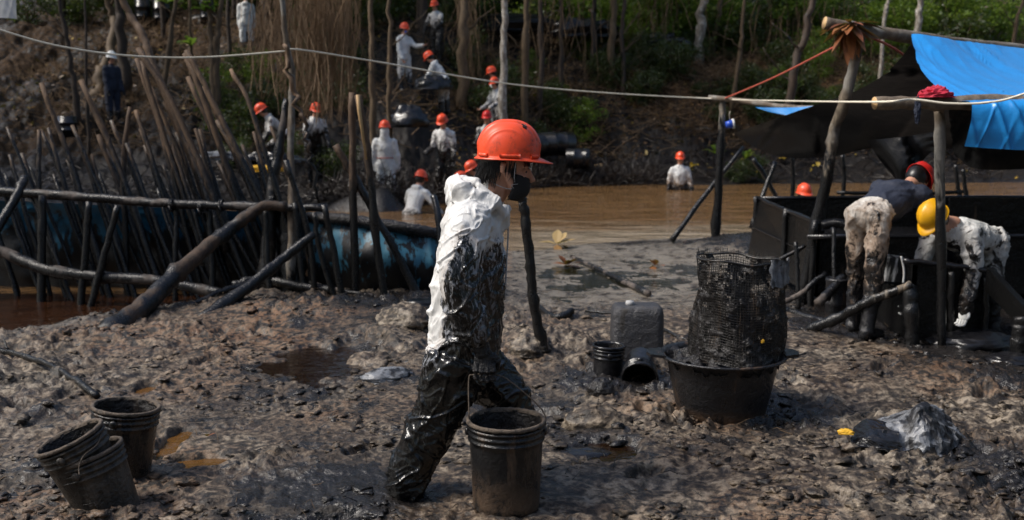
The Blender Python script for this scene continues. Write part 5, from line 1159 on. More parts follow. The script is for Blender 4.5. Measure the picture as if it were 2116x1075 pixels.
leafclump('tuft of straw-coloured dry grass before the middle posts', 1890, 752, 6.55, 'leaf_yellow', 20, .04, .09, 4, 'grass_tuft', 'grass')
leafclump('rusty dry palm-leaf bundle tied at the end of the ridge pole', 1755, 48, 8.3, 'leaf_rust', 60, .06, .24, 5, 'dry_leaf_bundle', 'leaf', down=1)
leafclump('small pale leaf lying on the mud by the amber puddle', 428, 902, None, 'leaf_rust', 2, .01, .05, 6)

# ------------------------------------------------------------------ shelter (right)
shel = thing('shelter_frame', A(1480, 500, 13), 'pole frame of the tarp shelter over the tanks at right', 'shelter frame')
def spart(name, P, w, mat, seed, cut=False, seg=5, wob=.0025, jit=.12):
    pts_ = [A(*q_) for q_ in P]; r0 = w[0] / 2 / FPX * P[0][2]; r1 = w[-1] / 2 / FPX * P[-1][2]; mb = stickmb(pts_, r0, r1, 11, seed, wob, seg, None, jit); o = part(mb, name, M[mat], shel)
    o.data.materials.append(M['cut'])
    if cut: o.data.polygons[-2].material_index = 1
    return o
spart('ridge_pole', [(1703, 47, 8.3), (1760, 58, 8.35), (1900, 80, 8.5), (2060, 98, 9.0), (2300, 122, 9.8)], (26, 22), 'pole', 1, True)
spart('post', [(1782, 62, 8.45), (1768, 120, 8.45), (1748, 200, 8.5), (1722, 280, 8.6), (1712, 350, 8.6), (1690, 460, 8.65), (1650, 652, 8.7)], (20, 25), 'post', 2)
spart('post', [(1940, 215, 6.95), (1942, 330, 6.95), (1944, 500, 6.95), (1946, 735, 6.95)], (22, 20), 'post', 3)
spart('post_fork', [(1944, 232, 6.9), (1958, 205, 6.88), (1968, 192, 6.86)], (12, 7), 'pole', 4)
spart('post', [(1494, 205, 13.0), (1491, 280, 13.0), (1484, 400, 13.0), (1478, 506, 13.0)], (12, 20), 'post', 5)
spart('front_beam', [(1806, 213, 6.85), (1900, 213, 6.85), (2010, 213, 6.85), (2300, 212, 6.8)], (27, 28), 'pole', 6, True)
spart('rear_beam', [(1466, 201, 13.1), (1560, 212, 12.5), (1650, 224, 11.9), (1850, 232, 11.5), (2250, 240, 11.3)], (10, 14), 'pole', 7, True)
spart('brace', [(1536, 305, 13.3), (1460, 400, 13), (1388, 497, 12.6)], (9, 12), 'blacklog', 8)
spart('brace', [(1602, 335, 12.8), (1578, 400, 12.7), (1553, 472, 12.6)], (9, 12), 'blacklog', 9)
spart('brace', [(1556, 328, 13.8), (1584, 370, 13.8), (1612, 425, 13.8)], (9, 9), 'blacklog', 10)
for i, (x, y0, y1, Y) in enumerate(((1636, 320, 420, 13), (1741, 320, 410, 12.5), (1975, 340, 410, 12.8), (1990, 350, 410, 12.4))): spart('rear_post', [(x, y0, Y), (x + 3, (y0 + y1) / 2, Y), (x + 8 * (i > 1), y1, Y)], (8, 9), 'blacklog', 11 + i)
bm = wsheet('blue_tarp', [[(1884, 70, 8.35), (1940, 78, 8.4), (2010, 88, 8.6), (2080, 97, 8.8), (2300, 122, 9.6)], [(1900, 140, 7.7), (1950, 145, 7.7), (2020, 150, 7.8), (2090, 155, 7.9), (2300, 165, 8.2)],
                          [(1958, 203, 6.98), (2000, 200, 6.95), (2050, 200, 6.93), (2100, 200, 6.92), (2300, 200, 6.9)], [(2004, 214, 6.72), (2030, 214, 6.72), (2060, 214, 6.72), (2110, 214, 6.72), (2300, 214, 6.7)],
                          [(2000, 262, 6.7), (2030, 262, 6.68), (2060, 262, 6.68), (2110, 262, 6.68), (2300, 262, 6.68)], [(1990, 303, 6.75), (2025, 306, 6.72), (2060, 308, 6.7), (2110, 311, 6.7), (2300, 315, 6.7)]], M['bluetarp'], amp=.021, freq=3.0, seed=31, nu=24)
bm.flip_normals(); tag(link('blue_tarp', bm), 'bright blue tarpaulin draped over the ridge and front beam at right', 'tarpaulin')
bl = wsheet('black_sheet', [[(1880, 84, 8.6), (1930, 95, 8.75), (1990, 105, 8.95), (2080, 112, 9.3), (2300, 125, 10)], [(1795, 175, 9.8), (1860, 190, 9.9), (1940, 200, 10), (2060, 205, 10.2), (2300, 210, 10.5)],
                            [(1640, 232, 11.6), (1740, 262, 11.3), (1840, 275, 11.1), (2000, 275, 11), (2300, 275, 11)], [(1512, 276, 12.9), (1600, 322, 12.2), (1710, 325, 11.8), (1850, 305, 11.4), (2300, 330, 11.3)]], M['blacksheet'], amp=.10, freq=1.6, seed=35, nu=20, fold=(.4, 1.4))
tag(link('black_sheet', bl), 'sagging black plastic roof sheet behind the leaning post', 'tarpaulin')
bl = wsheet('hanging_sheet', [[(1560, 222, 12.0), (1640, 222, 11.8), (1720, 215, 11.6)], [(1590, 232, 11.9), (1650, 240, 11.7), (1730, 232, 11.5)]], M['bluetarp'], amp=.02, seed=36, nu=6); bl.flip_normals()
tag(link('tarp_flap', bl), 'small blue flap turned over the rear beam', 'tarpaulin')
bl = wsheet('hanging_sheet', [[(1786, 290, 8.9), (1850, 285, 8.8), (1945, 270, 8.7)], [(1812, 330, 8.9), (1855, 340, 8.7), (1915, 325, 8.7)], [(1838, 360, 8.9), (1852, 376, 8.7), (1874, 362, 8.7)]], M['blacksheet'], amp=.05, seed=37, nu=8)
tag(link('hanging_sheet', bl), 'black plastic lobe hanging to a point above the navy-shirted worker', 'tarpaulin')
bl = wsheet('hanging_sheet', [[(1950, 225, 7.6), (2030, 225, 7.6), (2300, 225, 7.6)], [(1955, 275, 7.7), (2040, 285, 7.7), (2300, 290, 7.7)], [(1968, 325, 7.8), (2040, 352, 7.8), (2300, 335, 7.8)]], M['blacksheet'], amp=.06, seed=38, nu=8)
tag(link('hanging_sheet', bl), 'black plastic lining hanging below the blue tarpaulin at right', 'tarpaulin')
def rope(label, P, r, mat, sag=0, name='rope'):
    pts_ = bend([A(*q_) for q_ in P], 10); mb = MB(); mb.tube(pts_, r, 6, .12); o = mb.build(name, M[mat], None, pts_[0]); return tag(o, label, 'rope')
rope('pale rope sagging across the left from the edge to the crooked pole', [(-60, 42, 8.2), (0, 62, 8.3), (110, 93, 8.5), (230, 112, 8.8), (345, 119, 9.1), (450, 117, 9.35), (590, 106, 9.6)], .0085, 'rope')
rope('pale rope running from the crooked pole to the shelter and past its front beam', [(590, 106, 9.6), (620, 103, 9.6), (780, 128, 10.6), (1040, 172, 11.8), (1250, 192, 12.6), (1492, 205, 12.95), (1640, 209, 10.4), (1808, 211, 6.72), (1885, 206, 6.66), (1960, 214, 6.6), (2040, 212, 6.55), (2116, 194, 6.5), (2300, 120, 6.4)], .0085, 'rope')
rope('red cord tying the left shelter post to the ridge pole', [(1495, 205, 12.95), (1600, 160, 11), (1735, 92, 8.5)], .010, 'redrope')
rope('red cord slanting down behind the blue tarpaulin', [(1796, 75, 8.4), (1850, 102, 8.9), (1900, 138, 9.3)], .010, 'redrope')
o = crumple('red_rag', tuple(A(1935, 198, 6.82)), .085, .05, .045, 'redcloth', 15, None, 18, .5); tag(o, 'crimson rag bundled on the front beam', 'rag')
o = crumple('dark_rag', tuple(A(1896, 228, 6.8)), .016, .014, .07, 'navy', 16, None, 12, .5, base=False); tag(o, 'thin dark rag dangling from the front beam', 'rag')
c_ = A(1508, 257, 12.9); cup = thing('hanging_cup', c_, 'blue and white plastic cup hanging beside the left shelter post', 'cup'); Rm = Matrix.Translation((0, 0, 0)) @ Matrix.Rotation(R(80), 4, 'Y')
mb = MB(); mb.lathe([(.001, -.05), (.04, -.05), (.055, .04), (.05, .04), (.036, -.045), (.001, -.045)], 20, Rm); mb.build('cup_body', M['bluecup'], cup); mb = MB(); mb.lathe([(.05, .03), (.062, .03), (.062, .055), (.05, .055), (.05, .03)], 20, Rm); mb.build('white_rim', M['whitecloth'], cup)
mb = MB(); mb.tube([(0, 0, .03), (-.01, 0, .12), (0, 0, .16)], .003, 5); mb.build('string', M['rope'], cup)

# ------------------------------------------------------------------ tanks and clutter under the shelter
def slab(mb, a, b_, c_, d_, t=.02, off=None):
    """plate with corners a b c d and thickness t"""
    a, b_, c_, d_ = map(Vector, (a, b_, c_, d_)); n_ = (b_ - a).cross(d_ - a).normalized() * t; mb.add([a, b_, c_, d_, a + n_, b_ + n_, c_ + n_, d_ + n_], [(0, 3, 2, 1), (4, 5, 6, 7), (0, 1, 5, 4), (1, 2, 6, 5), (2, 3, 7, 6), (3, 0, 4, 7)])
X0, X1, Y0, Y1, ZT, ZB = 2.57, 7.5, 8.5, 11.0, .70, .08
tank = thing('steel_tank', (X0, Y0, 0), 'long black open steel tank behind the bending workers', 'tank')
for nm, q4 in (('left_wall', ((X0, Y0, ZB), (X0, Y1, ZB), (X0 + .1, Y1, ZT), (X0, Y0, ZT))), ('back_wall', ((X0 + .1, Y1, ZB), (X1, Y1, ZB), (X1, Y1, ZT + .02), (X0 + .1, Y1, ZT))), ('front_wall', ((X1, Y0, ZB), (X0, Y0, ZB), (X0, Y0, ZT - .12), (X1, Y0, ZT - .12))), ('tank_floor', ((X0, Y0, ZB), (X1, Y0, ZB), (X1, Y1, ZB), (X0, Y1, ZB)))):
    mb = MB(); slab(mb, *q4, t=.025); part(mb, nm, M['metal'], tank, False)
mb = MB(); slab(mb, (X0 + .03, Y0 + .03, .4), (X1 - .03, Y0 + .03, .4), (X1 - .03, Y1 - .03, .4), (X0 + .03, Y1 - .03, .4), .01); part(mb, 'oil_surface', M['gloss'], tank, False)
for nm, a_, b_ in (('rim', (X0, Y0 - .02, ZT + .01), (X0 + .1, Y1, ZT + .02)), ('rim', (X0 + .1, Y1, ZT + .02), (X1, Y1, ZT + .04)), ('front_rail', (X0 - .1, Y0 - .05, ZT - .10), (X1, Y0 - .05, ZT - .08))):
    mb = MB(); stickmb([a_, (Vector(a_) + Vector(b_)) / 2, b_], .022, .022, 8, 3, .003, 6, mb); part(mb, nm, M['gloss'], tank)
for (x, y) in ((X0, Y0), (X0 + .05, 9.6), (X0 + .1, Y1), (3.6, Y0 - .06), (4.6, Y0 - .06), (5.4, Y0)):
    mb = MB(); stickmb([(x - .03, y, ZT + .03), (x - .03, y, .3), (x - .04, y, -.2)], .028, .03, 8, int(x * 9), .004, 5, mb); part(mb, 'leg', M['blacklog'], tank)
for i in range(5):
    mb = MB(); x = X0 + .35 + i * .8; slab(mb, (x, Y0 - .035, ZB), (x + .05, Y0 - .035, ZB), (x + .05, Y0 - .035, ZT - .14), (x, Y0 - .035, ZT - .14), .02); part(mb, 'stiffener', M['metal'], tank, False)
# front trough with chute
TX0, TX1, TY0, TY1, TT = 2.86, 3.40, 7.15, 8.1, .55
tr = thing('trough', (TX0, TY0, 0), 'black front trough with a sloping chute board at its right end', 'trough')
for nm, q4 in (('front_wall', ((TX1, TY0, .0), (TX0, TY0, .0), (TX0, TY0, TT + .02), (TX1, TY0, TT - .02))), ('right_wall', ((TX1, TY1, .02), (TX1, TY0, .02), (TX1, TY0, TT - .02), (TX1, TY1, TT))), ('left_wall', ((TX0, TY0, 0), (TX0, TY1, 0), (TX0, TY1, TT), (TX0, TY0, TT)))):
    mb = MB(); slab(mb, *q4, t=.025); part(mb, nm, M['metal'], tr, False)
mb = MB(); stickmb([A(1868, 538, 7.15), A(1960, 548, 7.1), A(2058, 562, 7.05)], .018, .02, 8, 5, .003, 6, mb); part(mb, 'rim', M['gloss'], tr)
c4 = [A(2052, 556, 7.05), A(2064, 548, 7.05), A(2175, 660, 6.5), A(2150, 690, 6.5)]
c4 = [A(2048, 600, 7.05), A(2150, 705, 6.55), A(2150, 655, 6.55), A(2052, 552, 7.05)]
mb = MB(); slab(mb, *c4, t=.05); part(mb, 'chute_board', M['metal'], tr, False)
for (x, y0, y1, Y) in ((1965, 560, 690, 7.1), (2035, 570, 700, 7.1), (1900, 545, 690, 7.2)):
    mb = MB(); stickmb([A(x, y0, Y), A(x + 2, (y0 + y1) / 2, Y), A(x, y1, Y)], .022, .026, 8, x, .004, 5, mb); part(mb, 'leg', M['blacklog'], tr)
mb = MB(); a4 = [A(1960, 500, 9.0), A(2300, 505, 9.0), A(2300, 412, 9.0), A(1960, 408, 9.0)]; slab(mb, *a4, t=.03); bd = mb.build('black_board', M['metal'], None, a4[0], smooth=False); tag(bd, 'wide black board with a shiny top edge behind the doubled-over worker', 'board')
log('leaning muddy pole in front of the navy-shirted worker', [(1884, 588, 7.0), (1800, 622, 7.15), (1735, 655, 7.3), (1668, 684, 7.45)], .028, .040, 'pole', name='pole', cat='pole', seed=41)
log('grey pipe slanting down left of the bending worker', [(1742, 572, 7.9), (1718, 600, 7.8), (1690, 628, 7.7)], .035, .035, 'rail', name='pipe', cat='pipe', seed=42, wob=.001)
log('slim pole slanting under the left corner of the tank', [(1705, 565, 8.3), (1650, 610, 8.2), (1610, 630, 8.1)], .022, .022, 'rail', name='pole', cat='pole', seed=43)
log('short slanting stick above the slim pole by the tank corner', [(1665, 508, 8.8), (1610, 538, 8.8)], .018, .018, 'rail', name='stick', cat='stick', seed=44)
log('sawn wooden post standing at the right edge', [(2112, 655, 6.6), (2110, 690, 6.6), (2106, 728, 6.6)], .055, .06, 'pole', name='post', cat='post', seed=45)
log('black stump standing in front of the white can', [(1880, 588, 7.05), (1882, 640, 7.0), (1885, 700, 7.0), (1886, 722, 7.0)], .055, .05, 'blacklog', name='post', cat='post', seed=46)
log('thin black stick standing left of the bending worker', [(1722, 470, 8.1), (1724, 560, 8.0), (1726, 660, 7.9)], .015, .017, 'blacklog', name='stick', cat='stick', seed=47)
log('black forked stick standing beside the leaning post', [(1645, 500, 8.4), (1648, 570, 8.35), (1650, 640, 8.3)], .018, .018, 'blacklog', name='stick', cat='stick', seed=48)
log('black pole lying across the mud under the tank', [(1620, 640, 8.2), (1700, 665, 7.8), (1790, 688, 7.5)], .03, .03, 'blacklog', seed=49)
log('horizontal black bar across the tank behind the workers', [(1730, 398, 9.8), (1860, 402, 9.8), (1990, 396, 9.9)], .018, .018, 'blacklog', name='bar', cat='bar', seed=50)
log('black brace crossing inside the tank', [(1590, 430, 10.6), (1640, 445, 9.8), (1700, 478, 8.6)], .02, .02, 'blacklog', name='bar', cat='bar', seed=51)
# corrugated hose
hs = thing('corrugated_hose', A(1705, 465, 8.3), 'black corrugated hose resting on the tank edge', 'hose'); pts_ = bend([A(1700, 466, 8.35), A(1730, 462, 8.3), A(1760, 472, 8.25)], 40); mb = MB(); mb.tube(pts_, [.040 + .007 * math.sin(i * 1.2) for i in range(len(pts_))], 14); part(mb, 'hose_wall', M['gloss'], hs)
# drum, white can
dr = thing('drum', (A(1728, 640, 7.9).x, 7.9, -.02), 'small black drum half hidden behind the bending worker\'s legs', 'drum'); mb = MB(); mb.lathe([(.001, 0), (.085, 0), (.088, .02), (.088, .15), (.093, .16), (.088, .17), (.088, .33), (.093, .34), (.09, .36), (.08, .355), (.001, .35)], 30); mb.build('drum_shell', M['basin'], dr)
wc = thing('plastic_can', (A(1846, 580, 7.45).x, 7.45, .40), 'white plastic can streaked with oil beside the worker\'s knee', 'can'); 
M['whitecan'] = mat_oil('streaked_white_plastic', (0.38, 0.38, 0.37), .4, .6, (0.01, 0.01, 0.01), .75, .2, 22); mb = rbox(.19, .12, .22, .025); o = mb.build('can_body', M['whitecan'], wc); mb = MB(); mb.tube([(.03, 0, .215), (.03, 0, .24)], .02, 10); mb.build('cap', M['metal'], wc)
wc.rotation_euler = (0, R(6), R(-8)); wc.location.z = .36
mb = MB(); slab(mb, (A(1815, 585, 7.3)), A(1880, 592, 7.3), A(1880, 592, 7.6), A(1815, 585, 7.6), .02); sb = mb.build('shelf_board', M['metal'], None, A(1815, 585, 7.4), smooth=False); tag(sb, 'narrow black board carrying the white can', 'board')
rope('short white strap hanging from the white can', [(1862, 530, 7.2), (1868, 560, 7.2), (1866, 592, 7.2)], .008, 'whitecloth', name='strap')
# barrels on the far bank
for i, (px, py, Y, r, L, a_) in enumerate(((1150, 298, 26.0, .30, .9, 15), (1195, 328, 25.6, .26, .6, -10), (1115, 300, 25.8, .28, .7, 60))):
    q_ = A(px, py, Y); b_ = thing('barrel', q_, ('black barrel lying on the far bank, largest of three', 'black drum farthest right of three on the far bank', 'black drum nearest the boy\'s visor on the far bank')[i], 'barrel', 'barrels on the far bank'); b_.rotation_euler = (0, 0, R(a_))
    mb = MB(); Rm = Matrix.Rotation(R(90), 4, 'Y'); mb.lathe([(.001, -L / 2), (r - .02, -L / 2), (r, -L / 2 + .02), (r, -.1), (r + .02, -.08), (r, -.06), (r, .2), (r + .02, .22), (r, .24), (r, L / 2 - .02), (r - .02, L / 2), (.001, L / 2)], 26, Rm); mb.build('barrel_shell', M['gloss'], b_)
for i, (px, py, Y, w, h) in enumerate(((297, 60, 31, .45, .8), (335, 60, 31, .5, .8), (430, 78, 30.5, .4, .75), (845, 255, 22.5, .35, .35), (140, 262, 22, .38, .45), (895, 180, 25.0, .4, .25))):
    q_ = A(px, py, Y); lab = ('black drum on the left slope, left of two', 'black drum on the left slope, right of two', 'black drum beside a trunk at the top of the slope', 'black plastic heap behind the white-hooded worker', 'dark green round drum behind the leaning stakes', 'black bundle held by the bending worker on the slope')[i]
    if i in (3, 5): o = crumple('plastic_heap', (q_.x, q_.y, q_.z), w, w, h, 'gloss', 40 + i, None, 16, .3, facet=False); tag(o, lab, 'plastic heap'); continue
    b_ = thing('drum', (q_.x, q_.y, gz(q_.x, q_.y) - .03 if i < 3 else q_.z - h / 2), lab, 'drum'); mb = MB(); mb.lathe([(.001, 0), (w / 2, 0), (w / 2, h * .33), (w / 2 + .02, h * .35), (w / 2, h * .37), (w / 2, h * .66), (w / 2 + .02, h * .68), (w / 2, h * .7), (w / 2, h), (w / 2 - .03, h), (w / 2 - .04, h - .02), (.001, h - .02)], 22); mb.build('drum_shell', M['gloss'], b_)
o = crumple('plastic_heap', tuple(A(1200, 72, 33)), 1.0, .7, .4, 'gloss', 51, None, 26, .35, facet=False); tag(o, 'heap of shiny black plastic at the top of the oily track', 'plastic heap')
o = crumple('plastic_heap', tuple(A(1368, 95, 33)), .75, .5, .3, 'gloss', 52, None, 24, .35, facet=False); tag(o, 'grey plastic heap by the brush pile right of the oily track', 'plastic heap')
o = crumple('plastic_sheet', tuple(A(1020, 62, 33)), 2.2, .6, .4, 'blacksheet', 53, None, 30, .3, facet=False); tag(o, 'black sheeting bank behind the pale trunk at the top', 'plastic sheet')
o = crumple('plastic_sheet', tuple(A(435, 62, 32)), 1.3, .5, .35, 'blacksheet', 54, None, 30, .3, facet=False); tag(o, 'black sheeting at the top of the left slope', 'plastic sheet')
o = crumple('orange_scrap', tuple(A(545, 352, 18.4)), .28, .15, .08, 'yellow', 71, None, 12, .4); tag(o, 'orange-yellow scrap among the black debris behind the stakes', 'scrap')
o = crumple('plastic_heap', tuple(A(555, 335, 19.0)), .55, .3, .14, 'gloss', 72, None, 18, .4); tag(o, 'shiny black plastic heap above the orange scrap behind the stakes', 'plastic heap')
o = crumple('plastic_heap', tuple(A(458, 327, 18.8)), .3, .2, .10, 'silver', 73, None, 16, .4); tag(o, 'silvery plastic left of the orange scrap behind the stakes', 'plastic heap')
wb_ = wsheet('white_sheet', [[(-60, -30, 14), (5, -28, 14), (32, -25, 14)], [(-60, 10, 14), (5, 8, 14), (34, 10, 14)], [(-60, 38, 14), (5, 38, 14), (36, 40, 14)]], M['whitecloth'], amp=.03, seed=55); tag(link('white_sheet', wb_), 'white cloth hanging in the top left corner', 'cloth')
for i, (px, py, w, lab) in enumerate(((1240, 213, .16, 'small ochre stone on the brown slope under the rope'), (1310, 277, .2, 'flat tan stone on the slope above the barrels'))):
    q_ = onfar = None
    Yf_ = 27.5 if i == 0 else 27; q_ = A(px, py, Yf_); o = crumple('stone', (q_.x, q_.y, gz(q_.x, q_.y) + .05), w, w * .7, w * .5, 'cut', 60 + i, None, 12, .2, facet=False); tag(o, lab, 'stone')

# ------------------------------------------------------------------ debris on the far bank and slopes (uncountable)
def scatter_tubes(name, n, fn, mat, sides=3, hue=False):
    """many little sticks in one mesh, numpy built: fn -> P0,P1,r arrays"""
    P0, P1, P2, r = fn(n); n = len(P0); k = sides; vs = np.zeros((n, 3, k, 3))
    t = P2 - P0; t /= np.linalg.norm(t, axis=1)[:, None] + 1e-9; ref = np.where(np.abs(t[:, 2:3]) > .9, np.array([[1., 0, 0]]), np.array([[0, 0, 1.]])); a = np.cross(t, ref); a /= np.linalg.norm(a, axis=1)[:, None] + 1e-9; b_ = np.cross(t, a)
    for j, (P, s_) in enumerate(((P0, 1), (P1, .85), (P2, .35))):
        for i in range(k): q = 2 * math.pi * i / k; vs[:, j, i] = P + (a * math.cos(q) + b_ * math.sin(q)) * (r * s_)[:, None]
    base = np.arange(n)[:, None] * 3 * k; f = []
    for j in range(2):
        for i in range(k): f.append(np.stack([base[:, 0] + j * k + i, base[:, 0] + j * k + (i + 1) % k, base[:, 0] + (j + 1) * k + (i + 1) % k, base[:, 0] + (j + 1) * k + i], -1))
    me_ = mesh_np(name, vs.reshape(-1, 3), np.concatenate(f)); me_.materials.append(mat); return tag(link(name, me_), kind='stuff')
def onshore(n, x0, x1, t0, t1, L, r0, r1, up=.25, z0=.0):
    X = rng.uniform(x0, x1, n); T = rng.uniform(t0, t1, n); Y = np.interp(X, *zip(*SF)) + T; Z = terrain(X, Y) + rng.uniform(0, z0 + 1e-3, n)
    a = rng.uniform(0, 2 * np.pi, n); e = rng.normal(0, up, n); l = rng.uniform(.4, 1.2, n) * L; d = np.stack([np.cos(a) * np.cos(e), np.sin(a) * np.cos(e), np.abs(np.sin(e))], -1)
    P0 = np.stack([X, Y, Z], -1); P2 = P0 + d * l[:, None]; P1 = (P0 + P2) / 2 + rng.normal(0, .06, (n, 3)) * L; return P0, P1, P2, rng.uniform(r0, r1, n)
scatter_tubes('bank_root_debris', 1500, lambda n: onshore(n, .3, 3.8, -.1, 1.6, .5, .006, .016, .8, .25), M['twig'])
scatter_tubes('bank_root_debris', 1000, lambda n: onshore(n, -3.6, -1.0, -.2, 1.2, .45, .006, .015, .8, .25), M['twig'])
scatter_tubes('bank_twig_debris', 1500, lambda n: onshore(n, -10, 13, -.1, 3, .6, .006, .02, .3, .1), M['twig'])
scatter_tubes('slope_twig_litter', 6500, lambda n: onshore(n, -1, 16, 2.5, 11, .8, .004, .014, .45, .15), M['vine'])
scatter_tubes('slope_twig_litter', 1600, lambda n: onshore(n, -12, -1, 4, 13, .7, .004, .014, .4, .1), M['vine'])
def near_bits(n):
    X = rng.uniform(-4.5, 4.5, n); Y = rng.uniform(3.0, 9.5, n); ok = (np.abs(X) < Y * .56) & (Y < np.interp(X, *zip(*SN)) - .3); X, Y = X[ok], Y[ok]; n = len(X); Z = terrain(X, Y) + .004
    a = rng.uniform(0, 2 * np.pi, n); e = np.abs(rng.normal(0, .3, n)); l = rng.uniform(.02, .13, n) ** 1.1; d = np.stack([np.cos(a) * np.cos(e), np.sin(a) * np.cos(e), np.sin(e)], -1); P0 = np.stack([X, Y, Z], -1); P2 = P0 + d * l[:, None]
    return P0, (P0 + P2) / 2 + rng.normal(0, .008, (n, 3)) + np.array([0, 0, .004]), P2, rng.uniform(.0007, .0026, n)
scatter_tubes('mud_root_fibres', 1600, near_bits, M['stake'])
scatter_tubes('mud_root_fibres', 900, near_bits, M['vine'])
def leafscatter(name, P, size, mat, flat=.5, kind='stuff', parent=None, org=None):
    n = len(P); u = rng.normal(0, 1, (n, 3)); u[:, 2] *= flat; u /= np.linalg.norm(u, axis=1)[:, None]; w = np.cross(u, rng.normal(0, 1, (n, 3)) * np.array([flat, flat, 1])); w /= np.linalg.norm(w, axis=1)[:, None]
    s_ = (size * rng.uniform(.6, 1.3, n))[:, None]; V = np.stack([P - u * s_, P + w * s_ * .42, P + u * s_, P - w * s_ * .42], 1).reshape(-1, 3); f = np.arange(4 * n).reshape(-1, 4)
    me_ = mesh_np(name, V, f, smooth=False); attrf(me_, 'hue', np.repeat(rng.random(n), 4)); me_.materials.append(mat); return me_
def litter(n, x0, x1, t0, t1, lift=.04):
    X = rng.uniform(x0, x1, n); Y = np.interp(X, *zip(*SF)) + rng.uniform(t0, t1, n); return np.stack([X, Y, terrain(X, Y) + rng.uniform(.0, lift, n)], -1)
tag(link('leaf_litter', leafscatter('leaf_litter', litter(9000, -1.5, 16, 2.4, 12), .07, M['deadleaf'])), kind='stuff')
tag(link('leaf_litter', leafscatter('leaf_litter', litter(2600, -13, -1, 5, 14), .07, M['deadleaf'])), kind='stuff')
tag(link('fallen_yellow_leaves', leafscatter('fallen_yellow_leaves', litter(60, 0, 14, 0.5, 6, .05), .09, M['leaf_yellow'])), kind='stuff')
# dead grass tufts on the left hill
def tufts(n):
    c_ = litter(n // 14, -13, 0, 6, 13, .0); P = np.repeat(c_, 14, 0); n = len(P); a = rng.uniform(0, 2 * np.pi, n); e = rng.uniform(.5, 1.4, n); l = rng.uniform(.15, .45, n); d = np.stack([np.cos(a) * np.cos(e), np.sin(a) * np.cos(e), np.sin(e)], -1); P = P + rng.normal(0, .05, P.shape) * np.array([1, 1, 0]); P2 = P + d * l[:, None] - np.array([0, 0, .05]); return P, P + d * l[:, None] * .6, P2, rng.uniform(.004, .008, n)
scatter_tubes('dead_grass', 4000, tufts, M['vine'])

# ------------------------------------------------------------------ vines hanging
def vine_mass(name, label, px0, px1, py0, py1, Y, n, seed, r=.006, spread=.5, wide=1.0):
    g = np.random.default_rng(seed); mb = MB(); r_ = random.Random(seed)
    for k in range(n):
        px = g.normal((px0 + px1) / 2, (px1 - px0) / 4 * wide); top = A(px, py0 + r_.uniform(-30, 20), Y + g.normal(0, spread)); f_ = r_.uniform(.55, 1.05); bot = A(px + g.normal(0, 14), py0 + (py1 - py0) * f_, Y + g.normal(0, spread)); m1 = top.lerp(bot, .35) + Vector((g.normal(0, .08), g.normal(0, .08), 0)); m2 = top.lerp(bot, .7) + Vector((g.normal(0, .1), g.normal(0, .1), 0))
        mb.tube(bend([top, m1, m2, bot], 3), r * r_.uniform(.5, 1.3), 3, cap=False)
    o = mb.build(name, M['vine'], None, A((px0 + px1) / 2, py1, Y)); tag(o, label, 'vines'); return o
vine_mass('hanging_vines', 'dense curtain of dry brown vines hanging over the veiled worker', 590, 745, -20, 250, 18.3, 300, 3, .006, .5)
vine_mass('hanging_vines', 'looser dry vines hanging behind the crooked pole', 520, 620, -20, 200, 18.8, 90, 4, .007)
vine_mass('hanging_vines', 'thin vines hanging left of the pale trunk', 930, 1010, -20, 170, 27.5, 50, 5, .008)
vine_mass('hanging_vines', 'thin brown vines hanging right of the pale trunk', 1070, 1240, -20, 160, 29, 34, 6, .008)
vine_mass('hanging_vines', 'tangled vines hanging at the forest edge over the slope', 1260, 1500, -20, 120, 33, 45, 7, .011)
vine_mass('hanging_vines', 'tangled vines hanging at the forest edge behind the shelter', 1500, 1760, 20, 190, 33, 40, 8, .011)

